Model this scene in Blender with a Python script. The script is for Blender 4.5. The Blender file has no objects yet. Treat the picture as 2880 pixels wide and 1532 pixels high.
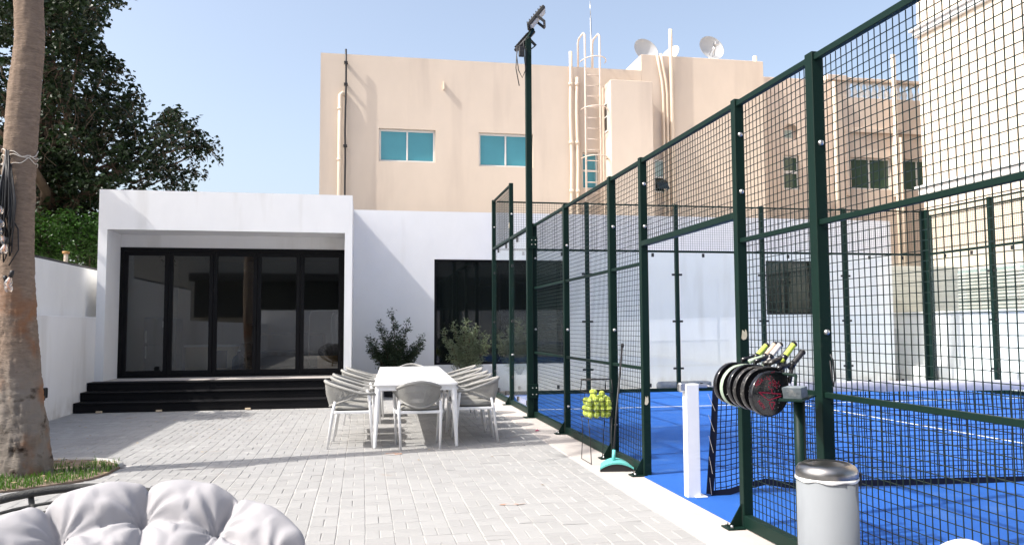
import bpy, bmesh, math, random
from mathutils import Vector, Matrix, noise
random.seed(7)
R = math.radians
sc = bpy.context.scene
COL = sc.collection

# ------------------------------------------------------------------ camera
CAMH = 1.40
PITCH, YAW, ROLL = 0.0677306, 0.1830988, -0.0049183
_F = Vector((math.sin(YAW)*math.cos(PITCH), math.cos(YAW)*math.cos(PITCH), math.sin(PITCH)))
_R = Vector((math.cos(YAW), -math.sin(YAW), 0)); _U = _R.cross(_F)
_R2 = _R*math.cos(ROLL)+_U*math.sin(ROLL); _U2 = _U*math.cos(ROLL)-_R*math.sin(ROLL)
cd = bpy.data.cameras.new('camera'); cam = bpy.data.objects.new('camera', cd); COL.objects.link(cam)
cd.sensor_fit = 'HORIZONTAL'; cd.sensor_width = 36; cd.lens = 28.137; cd.clip_start = 0.05; cd.clip_end = 2000
m = Matrix((_R2, _U2, -_F)).transposed().to_4x4(); m.translation = (0, 0, CAMH); cam.matrix_world = m
sc.camera = cam

# ------------------------------------------------------------------ sky, sun, exposure
SUN_EL = R(48); SX, SY = -0.981, -0.196
tosun = Vector((SX*math.cos(SUN_EL), SY*math.cos(SUN_EL), math.sin(SUN_EL))).normalized()
w = bpy.data.worlds.new('World'); sc.world = w; w.use_nodes = True
nt = w.node_tree; bg = nt.nodes['Background']
sky = nt.nodes.new('ShaderNodeTexSky'); sky.sky_type = 'NISHITA'; sky.sun_disc = False
sky.sun_elevation = SUN_EL; sky.sun_rotation = math.atan2(SX, SY); sky.altitude = 0
sky.air_density = 1.0; sky.dust_density = 4.0; sky.ozone_density = 1.0
hs = nt.nodes.new('ShaderNodeHueSaturation'); hs.inputs['Saturation'].default_value = .80; nt.links.new(sky.outputs[0], hs.inputs['Color']); nt.links.new(hs.outputs[0], bg.inputs[0]); bg.inputs[1].default_value = 0.122
sl = bpy.data.lights.new('sun', 'SUN'); sl.energy = 2.65; sl.angle = R(0.55); sl.color = (1.0, 0.955, 0.89)
sun = bpy.data.objects.new('sun', sl); COL.objects.link(sun)
sun.rotation_euler = (-tosun).to_track_quat('-Z', 'Y').to_euler(); sun.location = (-20, -5, 25)
vs = sc.view_settings; vs.view_transform = 'Standard'; vs.look = 'None'; vs.gamma = 1; vs.use_curve_mapping = False
vs.exposure = 1.22
sc.display_settings.display_device = 'sRGB'
sc.cycles.max_bounces = 10; sc.cycles.transparent_max_bounces = 24; sc.cycles.diffuse_bounces = 5

# ------------------------------------------------------------------ mesh helpers
class MB:
    def __init__(s): s.v = []; s.f = []; s.s = []
    def add(s, vs_, fs, sm=False):
        o = len(s.v); s.v += [tuple(p) for p in vs_]
        for f in fs: s.f.append(tuple(o+i for i in f)); s.s.append(sm)
        return s
    def box(s, x0, x1, y0, y1, z0, z1, b=0.0):
        x0, x1 = min(x0, x1), max(x0, x1); y0, y1 = min(y0, y1), max(y0, y1); z0, z1 = min(z0, z1), max(z0, z1)
        if b <= 0:
            return s.add([(x0,y0,z0),(x1,y0,z0),(x1,y1,z0),(x0,y1,z0),(x0,y0,z1),(x1,y0,z1),(x1,y1,z1),(x0,y1,z1)],
                  [(0,3,2,1),(4,5,6,7),(0,1,5,4),(1,2,6,5),(2,3,7,6),(3,0,4,7)])
        b = min(b, (x1-x0)*.45, (y1-y0)*.45, (z1-z0)*.45)
        c = ((x0+x1)/2, (y0+y1)/2, (z0+z1)/2); h = ((x1-x0)/2, (y1-y0)/2, (z1-z0)/2)
        V = []; ix = {}
        for sx in (-1,1):
            for sy in (-1,1):
                for sz in (-1,1):
                    for a in range(3):
                        e = [h[0]-b, h[1]-b, h[2]-b]; e[a] = h[a]
                        ix[(sx,sy,sz,a)] = len(V); V.append((c[0]+sx*e[0], c[1]+sy*e[1], c[2]+sz*e[2]))
        Fs = []
        for a in range(3):
            o1, o2 = (a+1)%3, (a+2)%3
            for sg in (-1,1):
                q = []
                for p, r in ((-1,-1),(1,-1),(1,1),(-1,1)):
                    k = [0,0,0]; k[a] = sg; k[o1] = p; k[o2] = r; q.append(ix[(k[0],k[1],k[2],a)])
                Fs.append(tuple(q if sg > 0 else q[::-1]))
            for p in (-1,1):
                for r in (-1,1):
                    k0 = [0,0,0]; k1 = [0,0,0]; k0[o1] = k1[o1] = p; k0[o2] = k1[o2] = r; k0[a] = -1; k1[a] = 1
                    q = (ix[(*k0,o1)], ix[(*k1,o1)], ix[(*k1,o2)], ix[(*k0,o2)])
                    Fs.append(q if p*r > 0 else q[::-1])
        for sx in (-1,1):
            for sy in (-1,1):
                for sz in (-1,1):
                    t = tuple(ix[(sx,sy,sz,a)] for a in range(3)); Fs.append(t if sx*sy*sz > 0 else t[::-1])
        return s.add(V, Fs)
    def tube(s, pts, r, n=8, cap=True, closed=False, sm=True, up=None):
        pts = [Vector(p) for p in pts]; N = len(pts); rr = r if isinstance(r, (list, tuple)) else [r]*N
        V = []; prev = None
        for i, p in enumerate(pts):
            if closed: t = pts[(i+1)%N]-pts[i-1]
            else: t = pts[min(i+1,N-1)]-pts[max(i-1,0)]
            if t.length < 1e-9: t = Vector((0,0,1))
            t.normalize()
            if prev is None:
                u = Vector((0,0,1)) if abs(t.z) < .9 else Vector((1,0,0))
                if up: u = Vector(up)
            else: u = prev
            u = (u-t*u.dot(t)); u.normalize(); prev = u; v = t.cross(u)
            for k in range(n):
                a = 2*math.pi*(k+.5)/n; V.append(p+(u*math.cos(a)+v*math.sin(a))*rr[i])
        Fs = []
        for i in range(N if closed else N-1):
            j = (i+1)%N
            for k in range(n): Fs.append((i*n+k, i*n+(k+1)%n, j*n+(k+1)%n, j*n+k))
        if cap and not closed: Fs.append(tuple(range(n))[::-1]); Fs.append(tuple((N-1)*n+k for k in range(n)))
        return s.add(V, Fs, sm and n > 4)
    def cyl(s, p, q, r, n=12, r2=None): return s.tube([p, q], [r, r if r2 is None else r2], n)
    def lathe(s, prof, c=(0,0,0), n=24, sm=True, mat=None):
        V = []; Fs = []; L = len(prof)
        for k in range(n):
            a = 2*math.pi*k/n
            for r, z in prof: V.append(Vector((r*math.cos(a), r*math.sin(a), z)))
        for k in range(n):
            j = (k+1)%n
            for i in range(L-1): Fs.append((k*L+i, j*L+i, j*L+i+1, k*L+i+1))
        if mat is not None: V = [mat@p for p in V]
        V = [p+Vector(c) for p in V]
        return s.add(V, Fs, sm)
    def prism(s, poly, f0, f1, sm=False):
        n = len(poly); V = [f0(*p) for p in poly]+[f1(*p) for p in poly]
        return s.add(V, [tuple(range(n))[::-1], tuple(range(n, 2*n))]+[(i,(i+1)%n,n+(i+1)%n,n+i) for i in range(n)], sm)
    def xf(s, M_): s.v = [tuple(M_@Vector(p)) for p in s.v]; return s
    def mesh(s, name, mat=None, recalc=True):
        me = bpy.data.meshes.new(name); me.from_pydata(s.v, [], s.f); me.update()
        if any(s.s): me.polygons.foreach_set('use_smooth', s.s)
        if recalc and len(s.f) < 60000:
            bm = bmesh.new(); bm.from_mesh(me)
            bmesh.ops.remove_doubles(bm, verts=bm.verts, dist=1e-6) if len(s.f) < 4000 else None
            bmesh.ops.recalc_face_normals(bm, faces=bm.faces); bm.to_mesh(me); bm.free()
        if mat: me.materials.append(mat)
        return me
    def build(s, name, mat, parent=None, local=False, recalc=True, origin=None):
        """local=False: the vertices are world coordinates and are shifted to the parent's base."""
        if not local:
            o = origin if origin is not None else (base_of(parent) if parent else Vector((0,0,0)))
            s.v = [(p[0]-o[0], p[1]-o[1], p[2]-o[2]) for p in s.v]
        ob = bpy.data.objects.new(name, s.mesh(name, mat, recalc)); COL.objects.link(ob)
        if parent: ob.parent = parent
        elif origin is not None: ob.location = origin
        return ob
def base_of(o):
    v = Vector((0,0,0))
    while o: v += o.location; o = o.parent
    return v
def thing(name, loc, label, cat, group=None, rz=0):
    o = bpy.data.objects.new(name, None); COL.objects.link(o); o.location = loc; o.rotation_euler = (0,0,rz)
    o.empty_display_size = .1
    return tag(o, label, cat, group)
def tag(o, label, cat, group=None):
    o['label'] = label; o['category'] = cat
    if group: o['group'] = group
    return o
def structure(o): o['kind'] = 'structure'; return o
def stuff(o): o['kind'] = 'stuff'; return o
def copy_tree(o, parent=None):
    c = o.copy(); COL.objects.link(c)
    if parent: c.parent = parent
    for ch in list(o.children): copy_tree(ch, c)
    return c
def text_part(txt, size, mat, name, parent, loc, rot, ext=.0008):
    cu = bpy.data.curves.new(name, 'FONT'); cu.body = txt; cu.size = size; cu.extrude = ext; cu.align_x = 'CENTER'; cu.align_y = 'CENTER'
    tmp = bpy.data.objects.new(name, cu); me = bpy.data.meshes.new_from_object(tmp); bpy.data.objects.remove(tmp); me.materials.clear(); me.materials.append(mat); me.name = name
    o = bpy.data.objects.new(name, me); COL.objects.link(o); o.parent = parent
    o.location = loc; o.rotation_euler = rot; return o

# ------------------------------------------------------------------ materials
def M(name, col, rough=.6, metal=0., var=0., scale=4., bump=0., bscale=60., spec=.5, stretch=(1,1,1), var2=0., scale2=.6, isl=0., obr=0., dark=None):
    ma = bpy.data.materials.new(name); ma.use_nodes = True; t = ma.node_tree; N = t.nodes; L = t.links
    b = N['Principled BSDF']; b.inputs['Roughness'].default_value = rough; b.inputs['Metallic'].default_value = metal
    b.inputs['Specular IOR Level'].default_value = spec
    b.inputs['Base Color'].default_value = (*col, 1)
    tc = N.new('ShaderNodeTexCoord'); mp = N.new('ShaderNodeMapping'); mp.inputs['Scale'].default_value = stretch
    L.new(tc.outputs['Object'], mp.inputs[0])
    val = None
    def addv(out, amount):
        nonlocal val
        ms = N.new('ShaderNodeMath'); ms.operation = 'MULTIPLY_ADD'; L.new(out, ms.inputs[0]); ms.inputs[1].default_value = 2*amount
        ms.inputs[2].default_value = -amount
        if val is None: val = ms.outputs[0]
        else:
            ad = N.new('ShaderNodeMath'); ad.operation = 'ADD'; L.new(val, ad.inputs[0]); L.new(ms.outputs[0], ad.inputs[1]); val = ad.outputs[0]
    for vv, s_ in ((var, scale), (var2, scale2)):
        if vv:
            nz = N.new('ShaderNodeTexNoise'); nz.inputs['Scale'].default_value = s_; nz.inputs['Detail'].default_value = 5
            nz.inputs['Roughness'].default_value = .62
            L.new(mp.outputs[0], nz.inputs['Vector']); addv(nz.outputs['Fac'], vv*1.6)
    if isl:
        g = N.new('ShaderNodeNewGeometry'); addv(g.outputs['Random Per Island'], isl)
    if obr:
        g = N.new('ShaderNodeObjectInfo'); addv(g.outputs['Random'], obr)
    if val is not None:
        a1 = N.new('ShaderNodeMath'); a1.operation = 'ADD'; L.new(val, a1.inputs[0]); a1.inputs[1].default_value = 1
        mx = N.new('ShaderNodeMix'); mx.data_type = 'RGBA'; mx.blend_type = 'MULTIPLY'; mx.inputs['Factor'].default_value = 1
        cc = N.new('ShaderNodeCombineColor')
        for i in range(3): L.new(a1.outputs[0], cc.inputs[i])
        mx.inputs['A'].default_value = (*col, 1); L.new(cc.outputs[0], mx.inputs['B'])
        L.new(mx.outputs['Result'], b.inputs['Base Color'])
    if bump:
        n2 = N.new('ShaderNodeTexNoise'); n2.inputs['Scale'].default_value = bscale; n2.inputs['Detail'].default_value = 4
        L.new(mp.outputs[0], n2.inputs['Vector'])
        bp = N.new('ShaderNodeBump'); bp.inputs['Strength'].default_value = bump; bp.inputs['Distance'].default_value = .01
        L.new(n2.outputs['Fac'], bp.inputs['Height']); L.new(bp.outputs[0], b.inputs['Normal'])
    return ma
def mixcol(ma, col2, scale, lo, hi, stretch=(1,1,1), detail=6, gate=None):
    """blend a second colour into a material by a noise mask (stains, wear)"""
    t = ma.node_tree; N = t.nodes; L = t.links; b = N['Principled BSDF']
    tc = N.new('ShaderNodeTexCoord'); mp = N.new('ShaderNodeMapping'); mp.inputs['Scale'].default_value = stretch; mp.inputs['Location'].default_value = (scale, 3.1, 7.7)
    L.new(tc.outputs['Object'], mp.inputs[0]); nz = N.new('ShaderNodeTexNoise'); nz.inputs['Scale'].default_value = scale; nz.inputs['Detail'].default_value = detail
    L.new(mp.outputs[0], nz.inputs['Vector'])
    mr = N.new('ShaderNodeMapRange'); mr.inputs['From Min'].default_value = lo; mr.inputs['From Max'].default_value = hi
    L.new(nz.outputs['Fac'], mr.inputs['Value']); fac = mr.outputs['Result']
    if gate:   # (z_from, z_to): mask only between these heights of the object
        sx = N.new('ShaderNodeSeparateXYZ'); L.new(tc.outputs['Object'], sx.inputs[0])
        m2 = N.new('ShaderNodeMapRange'); m2.inputs['From Min'].default_value = gate[0]; m2.inputs['From Max'].default_value = gate[1]
        L.new(sx.outputs['Z'], m2.inputs['Value']); mu = N.new('ShaderNodeMath'); mu.operation = 'MULTIPLY'
        L.new(fac, mu.inputs[0]); L.new(m2.outputs['Result'], mu.inputs[1]); fac = mu.outputs[0]
    mx = N.new('ShaderNodeMix'); mx.data_type = 'RGBA'; L.new(fac, mx.inputs['Factor'])
    old = b.inputs['Base Color'].links
    if old: L.new(old[0].from_socket, mx.inputs['A'])
    else: mx.inputs['A'].default_value = b.inputs['Base Color'].default_value
    mx.inputs['B'].default_value = (*col2, 1); L.new(mx.outputs['Result'], b.inputs['Base Color'])
    return ma
def GLASS(name, tint, ior=1.5, gain=1.0, rough=0.0):
    ma = bpy.data.materials.new(name); ma.use_nodes = True; t = ma.node_tree; N = t.nodes; L = t.links; N.remove(N['Principled BSDF'])
    tr = N.new('ShaderNodeBsdfTransparent'); tr.inputs[0].default_value = (*tint, 1)
    gl = N.new('ShaderNodeBsdfGlossy'); gl.inputs['Roughness'].default_value = rough; gl.inputs[0].default_value = (1,1,1,1)
    lw = N.new('ShaderNodeLayerWeight'); lw.inputs[0].default_value = .5
    pw_ = N.new('ShaderNodeMath'); pw_.operation = 'POWER'; pw_.inputs[1].default_value = 5; L.new(lw.outputs['Facing'], pw_.inputs[0])
    f0 = ((ior-1)/(ior+1))**2
    mu = N.new('ShaderNodeMath'); mu.operation = 'MULTIPLY_ADD'; mu.inputs[1].default_value = (1-f0)*gain; mu.inputs[2].default_value = f0*gain; mu.use_clamp = True
    L.new(pw_.outputs[0], mu.inputs[0]); mx = N.new('ShaderNodeMixShader'); L.new(mu.outputs[0], mx.inputs[0]); L.new(tr.outputs[0], mx.inputs[1]); L.new(gl.outputs[0], mx.inputs[2])
    L.new(mx.outputs[0], N['Material Output'].inputs[0]); return ma
def LEAF(name, col, trans=.25, var=.35, rough=.42):
    ma = M(name, col, rough, isl=var, spec=.45); t = ma.node_tree; N = t.nodes; L = t.links; b = N['Principled BSDF']; b.inputs['Specular IOR Level'].default_value = .3
    tl = N.new('ShaderNodeBsdfTranslucent'); tl.inputs[0].default_value = (col[0]*1.5, col[1]*1.9, col[2]*.8, 1)
    mx = N.new('ShaderNodeMixShader'); mx.inputs[0].default_value = trans
    L.new(b.outputs[0], mx.inputs[1]); L.new(tl.outputs[0], mx.inputs[2]); L.new(mx.outputs[0], N['Material Output'].inputs[0]); return ma

white = M('white_plaster', (.78,.78,.785), .85, var=.03, scale=3, var2=.035, scale2=.5, stretch=(1,1,.6), bump=.22, bscale=7, spec=.2)
mixcol(white, (.56,.54,.51), 2.2, .57, .95, (1,1,.14))
mixcol(white, (.42,.39,.35), 5.0, .38, .75, (1,1,.6), gate=(.34,.0))
oldwhite = M('weathered_white_plaster', (.78,.78,.77), .9, var=.05, scale=2.5, stretch=(1,1,.5), bump=.18, bscale=25, spec=.15)
mixcol(oldwhite, (.50,.43,.35), 1.1, .56, .9, (1,1,.45))
beige = M('beige_plaster', (.60,.505,.415), .9, var=.035, scale=2, var2=.05, scale2=.25, stretch=(1,1,.5), bump=.25, bscale=5, spec=.15)
mixcol(beige, (.44,.36,.30), 1.3, .53, .88, (1,1,.12))
beige2 = M('pale_beige_plaster', (.66,.55,.46), .9, var=.04, scale=1.4, var2=.05, scale2=.3, stretch=(1,1,.4), bump=.12, bscale=30, spec=.15)
cream = M('cream_plaster', (.72,.62,.50), .9, var=.03, scale=2, stretch=(1,1,.4), bump=.1, bscale=30, spec=.15)
trimw = M('white_moulding', (.78,.77,.75), .7, var=.03, scale=5)
blackf = M('black_aluminium', (.006,.006,.007), .6, var=.1, scale=20, spec=.15)
blackwood = M('black_painted_boards', (.006,.006,.007), .6, spec=.15, var=.25, scale=6, stretch=(.2,1,1), bump=.15, bscale=80)
paver = M('grey_concrete_paver', (.318,.315,.309), .85, var=.05, scale=45, var2=.07, scale2=.55, isl=.055, obr=.055, bump=.25, bscale=160, spec=.2)
mixcol(paver, (.235,.23,.22), 1.4, .56, .92)
mixcol(paver, (.28,.22,.17), 2.6, .66, .86)
mixcol(paver, (.42,.415,.405), 3.7, .60, .80)
sand = M('joint_sand', (.43,.415,.395), .95, var=.2, scale=30, spec=.1, bump=.3, bscale=200)
concrete = M('pale_concrete', (.46,.425,.395), .9, var=.07, scale=9, var2=.06, scale2=1.2, bump=.3, bscale=90, spec=.2)
mixcol(concrete, (.32,.29,.265), 3.0, .60, .95)
earth = M('earth', (.20,.155,.12), .95, var=.35, scale=14, bump=.8, bscale=30, spec=.1)
groundm = M('sandy_ground', (.38,.34,.29), .95, var=.1, scale=2, spec=.1)
turf = M('blue_turf', (.023,.108,.40), .8, var=.22, scale=110, var2=.14, scale2=.9, bump=.5, bscale=260, spec=.15)
mixcol(turf, (.075,.17,.40), 2.3, .58, .85)
mixcol(turf, (.20,.24,.36), 90, .70, .80)
linem = M('white_line_paint', (.74,.76,.80), .8, var=.08, scale=60)
green = M('dark_green_paint', (.0035,.0165,.012), .5, var=.12, scale=8, spec=.18)
mixcol(green, (.035,.05,.042), 9, .68, .98)
greenlite = green
wirem = M('green_coated_wire', (.005,.016,.013), .5, spec=.4)
steel = M('zinc_bolt', (.55,.55,.55), .35, 1.0)
stain = M('brushed_stainless', (.34,.325,.31), .30, 1.0, var=.08, scale=12, stretch=(1,1,6))
binm = M('grey_bin_metal', (.215,.23,.245), .7, .0, spec=.2, var=.06, scale=7, stretch=(1,1,.3))
mixcol(binm, (.15,.16,.17), 5, .58, .9, (1,1,.3))
whitem = M('white_powder_coat', (.80,.80,.80), .35, var=.03, scale=10)
tabletop_m = M('white_table_top', (.82,.82,.82), .28, var=.015, scale=6)
rope = M('grey_rope', (.335,.33,.312), .9, var=.12, scale=90, bump=.5, bscale=300, spec=.1)
cush = M('grey_seat_fabric', (.25,.245,.225), .95, var=.08, scale=40, bump=.3, bscale=300, spec=.1)
fabric = M('light_grey_cotton', (.36,.352,.365), .92, var=.035, scale=6, bump=.25, bscale=420, spec=.12)
darkrope = M('dark_grey_wicker', (.05,.05,.048), .7, var=.3, scale=60, bump=.6, bscale=200)
rubber = M('black_rubber', (.012,.012,.013), .6)
netm = M('black_net_cord', (.008,.010,.022), .8, spec=.2)
tapem = M('white_net_tape', (.50,.50,.56), .8, var=.16, scale=3, bump=.5, bscale=12)
glass = GLASS('court_glass', (.945,.975,.98), 1.5, 1.0)
doorglass = GLASS('tinted_door_glass', (.66,.68,.68), 1.52, 1.75)
darkglass = M('dark_window_glass', (.006,.008,.008), .03, spec=.6)
teal = M('teal_reflective_glass', (.055,.25,.30), .06, spec=.8, var=.12, scale=1.2)
greenglass = M('green_window_glass', (.03,.07,.045), .06, spec=.6)
paleglass = M('pale_window_glass', (.30,.38,.36), .15, spec=.6)
alum = M('white_aluminium_frame', (.66,.64,.61), .4)
pvc = M('cream_pvc_pipe', (.70,.58,.45), .5)
dishm = M('grey_dish_paint', (.44,.45,.46), .5, var=.06, scale=4)
dishrust = mixcol(M('white_dish_paint', (.72,.70,.68), .5), (.60,.25,.08), 3.0, .55, .72)
bark = M('palm_bark', (.205,.155,.12), .95, var=.30, scale=7, var2=.34, scale2=22, stretch=(1,1,5.0), bump=.9, bscale=26, spec=.08)
mixcol(bark, (.24,.115,.06), 3.6, .48, .62, (1,1,1), gate=(1.95,1.45))
mixcol(bark, (.21,.185,.162), 4.2, .30, .50, (1,1,.7), gate=(1.25,.80))
mixcol(bark, (.035,.024,.018), 5.0, .57, .66, (1,1,1.3), gate=(1.5,.6))
wood = M('tree_limb_bark', (.11,.08,.06), .95, var=.25, scale=12, bump=.4, bscale=30, spec=.1)
leafd = LEAF('ficus_leaf', (.017,.031,.013), .10, .5, .40)
leafb = LEAF('sunlit_shrub_leaf', (.032,.080,.015), .18, .4, .4)
leafo = LEAF('olive_shrub_leaf', (.035,.052,.028), .15, .4, .45)
leafp = LEAF('pale_shrub_leaf', (.16,.185,.125), .2, .35, .45)
leafpalm = LEAF('palm_frond_leaf', (.06,.11,.035), .2, .2, .45)
grassm = LEAF('grass_blade', (.07,.14,.025), .3, .45, .5)
litter = M('dry_leaf_litter', (.34,.25,.15), .9, isl=.4)
pot = M('white_planter', (.72,.72,.72), .6, var=.04, scale=5)
potd = M('dark_planter', (.04,.04,.045), .6, var=.2, scale=6)
ballm = M('tennis_ball_felt', (.46,.55,.10), .95, var=.12, scale=60, obr=.12, bump=.4, bscale=300, spec=.1)
tealp = M('teal_plastic', (.13,.50,.46), .45, var=.05, scale=10)
racketk = M('black_racket_lacquer', (.010,.010,.012), .18, spec=.6)
racketg = M('scuffed_racket_edge', (.028,.026,.025), .3, var=.8, scale=40)
mixcol(racketg, (.30,.28,.26), 60, .62, .70)
holem = M('racket_hole', (.05,.05,.05), .6)
racketw = M('pale_green_racket_edge', (.34,.42,.33), .3)
redp = M('crimson_print', (.42,.012,.05), .35)
whitep = M('white_print', (.60,.63,.62), .4)
lime = M('lime_grip', (.50,.62,.10), .8, var=.1, scale=60)
whitegrip = M('white_grip', (.66,.62,.60), .8, var=.1, scale=50)
tangrip = M('tan_grip', (.48,.36,.28), .8, var=.15, scale=50)
slate = M('grey_foam_block', (.17,.20,.22), .85, var=.2, scale=25, bump=.4, bscale=60)
mixcol(slate, (.42,.42,.40), 12, .58, .7)
bulbg = GLASS('bulb_glass', (.95,.90,.84), 1.5, 5.0)
copper = M('bulb_filament', (.70,.35,.16), .4)
cordm = M('black_cable', (.010,.010,.012), .5)
twine = M('pale_twine', (.55,.50,.44), .9)
sticker = M('torn_sticker', (.62,.56,.42), .8, var=.25, scale=60)
blockw = M('pale_wood_wedge', (.58,.47,.33), .8)
matgrey = M('rolled_grey_mat', (.22,.22,.22), .9, var=.35, scale=6, bump=.4, bscale=40)
shutterm = M('grey_shutter', (.50,.50,.46), .6, var=.05, scale=3)
roomw = M('interior_paint', (.34,.35,.35), .9)
roomf = M('interior_floor_tiles', (.32,.32,.31), .25, var=.1, scale=1.5)
fridgem = M('dark_fridge_steel', (.05,.053,.06), .35, .3)
bluep = GLASS('blue_bottle_plastic', (.35,.5,.75), 1.4, 1.0)
wick = M('basket_wicker', (.40,.22,.08), .8, var=.3, scale=40)
bagw = M('white_bin_liner', (.80,.80,.78), .45)
metalrail = M('painted_ladder_steel', (.66,.55,.46), .55, var=.12, scale=12)
rearm = M('grey_render', (.30,.295,.275), .9, var=.05, scale=1)

# ================================================================== SETTING
structure(MB().add([(-600,-600,-.06),(600,-600,-.06),(600,600,-.06),(-600,600,-.06)], [(0,1,2,3)]).build('ground', groundm))
FX, NETY, ENDY = 2.595, 6.28, 16.24      # outer face of the side fence, net line, end wall
CX1 = 12.60
structure(MB().box(2.20, 2.62, -9, 17.5, -.2, .002, .006).build('concrete_kerb_strip', concrete))
court = structure(MB().add([(2.62,-3.9,.010),(12.75,-3.9,.010),(12.75,16.32,.010),(2.62,16.32,.010)], [(0,1,2,3)]).build('court_floor', turf))
structure(MB().box(2.621, 13.6, 16.321, 17.5, -.2, .001).box(12.751, 13.6, -9, 16.32, -.2, .001).build('court_surround_pavement', concrete))
# thin turf edge lapping over the kerb by the gate
structure(MB().box(2.575, 2.63, 5.36, 7.2, .003, .012).build('turf_edge_strip', turf))
for nm, b in (('painted_line', (2.70,12.5,13.205,13.255)), ('painted_line', (7.575,7.625,6.4,13.2)), ('painted_line', (7.575,7.625,-.7,6.1)), ('painted_line', (2.70,12.5,-.72,-.67))):
    MB().add([(b[0],b[2],.0145),(b[1],b[2],.0145),(b[1],b[3],.0145),(b[0],b[3],.0145)], [(0,1,2,3)]).build(nm, linem, court)

# ---- courtyard: basket-weave pavers, the nearest 300 as pieces, the rest as one joined field
PX, PY, OX, OY = .1965, .2020, .019, 5.73
paving = structure(MB().add([(-4.76,-9,-.0045),(2.2,-9,-.0045),(2.2,17.5,-.0045),(-4.76,17.5,-.0045)], [(0,1,2,3)]).build('courtyard_paving', sand))
BED = [(-4.80,9.36),(-3.73,9.32),(-3.24,9.34),(-2.85,9.30),(-2.62,9.16),(-2.45,8.95),(-2.40,8.75),(-2.42,8.35),(-2.50,8.12),(-2.75,7.86),(-3.05,7.66),(-3.6,7.5),(-4.80,7.4)]
def inpoly(x, y, P):
    c = False; j = len(P)-1
    for i in range(len(P)):
        if (P[i][1] > y) != (P[j][1] > y) and x < (P[j][0]-P[i][0])*(y-P[i][1])/(P[j][1]-P[i][1])+P[i][0]: c = not c
        j = i
    return c
def camview(p):
    d = Vector(p)-Vector((0,0,CAMH)); z = d.dot(_F)
    if z < .1: return None
    return (1440+2251*d.dot(_R2)/z, 766-2251*d.dot(_U2)/z, z)
def paver_mb(lx, ly, cx=0, cy=0, cz=0, tx=0, ty=0):
    h = [(lx/2, ly/2, -.008), (lx/2, ly/2, -.0035), (lx/2-.005, ly/2-.005, 0)]
    V = []
    for a, b, z in h:
        for sx, sy in ((-1,-1),(1,-1),(1,1),(-1,1)): V.append((cx+sx*a, cy+sy*b, cz+z+tx*sx*a+ty*sy*b))
    Fs = [(8,9,10,11)]
    for l in (0,4):
        for k in range(4): Fs.append((l+k, l+(k+1)%4, l+4+(k+1)%4, l+4+k))
    return V, Fs
cand = []
i0, i1 = math.floor((-4.74-OX)/PX), math.ceil((2.19-OX)/PX)
for i in range(i0, i1):
    for j in range(math.floor((-4-OY)/PY), math.ceil((17.45-OY)/PY)):
        for k in (0,1):
            vert = (i+j) % 2 == 1
            x = OX+(i+.5)*PX; y = OY+(j+.5)*PY
            if vert: x += (k-.5)*PX*.5
            else: y += (k-.5)*PY*.5
            wob = .010*noise.noise((i*.37, y*.6, 2.0))
            x += wob
            if x < -4.72 or x > 2.16 or (y > 14.5 and x < -.25): continue
            if inpoly(x, y, BED): continue
            cand.append((x, y, vert))
def pscore(c):
    q = camview((c[0], c[1], 0))
    if not q or not (0 < q[0] < 2880 and q[1] < 1532): return 1e9
    if q[0] < 900 and q[1] > 1345: return 1e8+q[2]
    if q[0] > 2200 and q[1] > 1300: return 1e8+q[2]
    return q[2]
cand.sort(key=pscore)
pm_v = bpy.data.meshes.new('paver'); pm_v.from_pydata(*[ (a) for a in (paver_mb(PX*.5-.004, PY-.004)[0], [], paver_mb(PX*.5-.004, PY-.004)[1])]); pm_v.materials.append(paver)
pm_h = bpy.data.meshes.new('paver'); q_ = paver_mb(PX-.004, PY*.5-.003); pm_h.from_pydata(q_[0], [], q_[1]); pm_h.materials.append(paver)
field = MB()
for n, (x, y, vert) in enumerate(cand):
    dz = random.gauss(0, .0012); tx, ty = random.gauss(0, .008), random.gauss(0, .008)
    if n < 300:
        o = bpy.data.objects.new('paver', pm_v if vert else pm_h); COL.objects.link(o); o.parent = paving
        o.location = (x, y, dz); o.rotation_euler = (ty, -tx, random.gauss(0, .006))
    else:
        V, Fs = paver_mb(*((PX*.5-.004, PY-.004) if vert else (PX-.004, PY*.5-.003)), x, y, dz, tx, ty)
        field.add(V, Fs)
stuff(field.build('paver_field', paver, paving, recalc=False))

# ---- planting bed round the palm
bed = structure(MB().add([(x,y,.018+.03*(x < -4)) for x, y in BED]+[(x,y,-.05) for x, y in BED], [tuple(range(len(BED)))[::-1]]+[(i,(i+1)%len(BED),len(BED)+(i+1)%len(BED),len(BED)+i) for i in range(len(BED))]).build('planting_bed', earth))
kb = MB(); pts = [(x,y) for x, y in BED if x > -4.75]
kb.tube([(x, y, .012) for x, y in pts[:6]], .03, 8); kb.build('bed_edging', sand, bed)
g = MB(); rg = random.Random(3)
def rgauss_in():
    while True:
        x, y = rg.uniform(-4.7,-2.38), rg.uniform(7.4,9.3)
        if inpoly(x, y, BED): return x, y
for k in range(7000):
    x, y = rgauss_in()
    dens = noise.noise((x*2.2, y*2.2, 5))*.6 + (8.85-y)*.9
    if dens < rg.uniform(-.35, .45): continue
    h = rg.uniform(.02,.075); a = rg.uniform(0, 6.28); bx, by = math.cos(a)*h*.5, math.sin(a)*h*.5; wx, wy = -math.sin(a)*.004, math.cos(a)*.004
    g.add([(x-wx,y-wy,.015),(x+wx,y+wy,.015),(x+wx*.7+bx*.4,y+wy*.7+by*.4,.015+h*.65),(x-wx*.7+bx*.4,y-wy*.7+by*.4,.015+h*.65),(x+bx,y+by,.015+h)], [(0,1,2,3),(3,2,4)])
o = g.build('grass', grassm, recalc=False); stuff(o); tag(o, 'short green grass growing around the palm trunk', 'grass')
g = MB()
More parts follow.
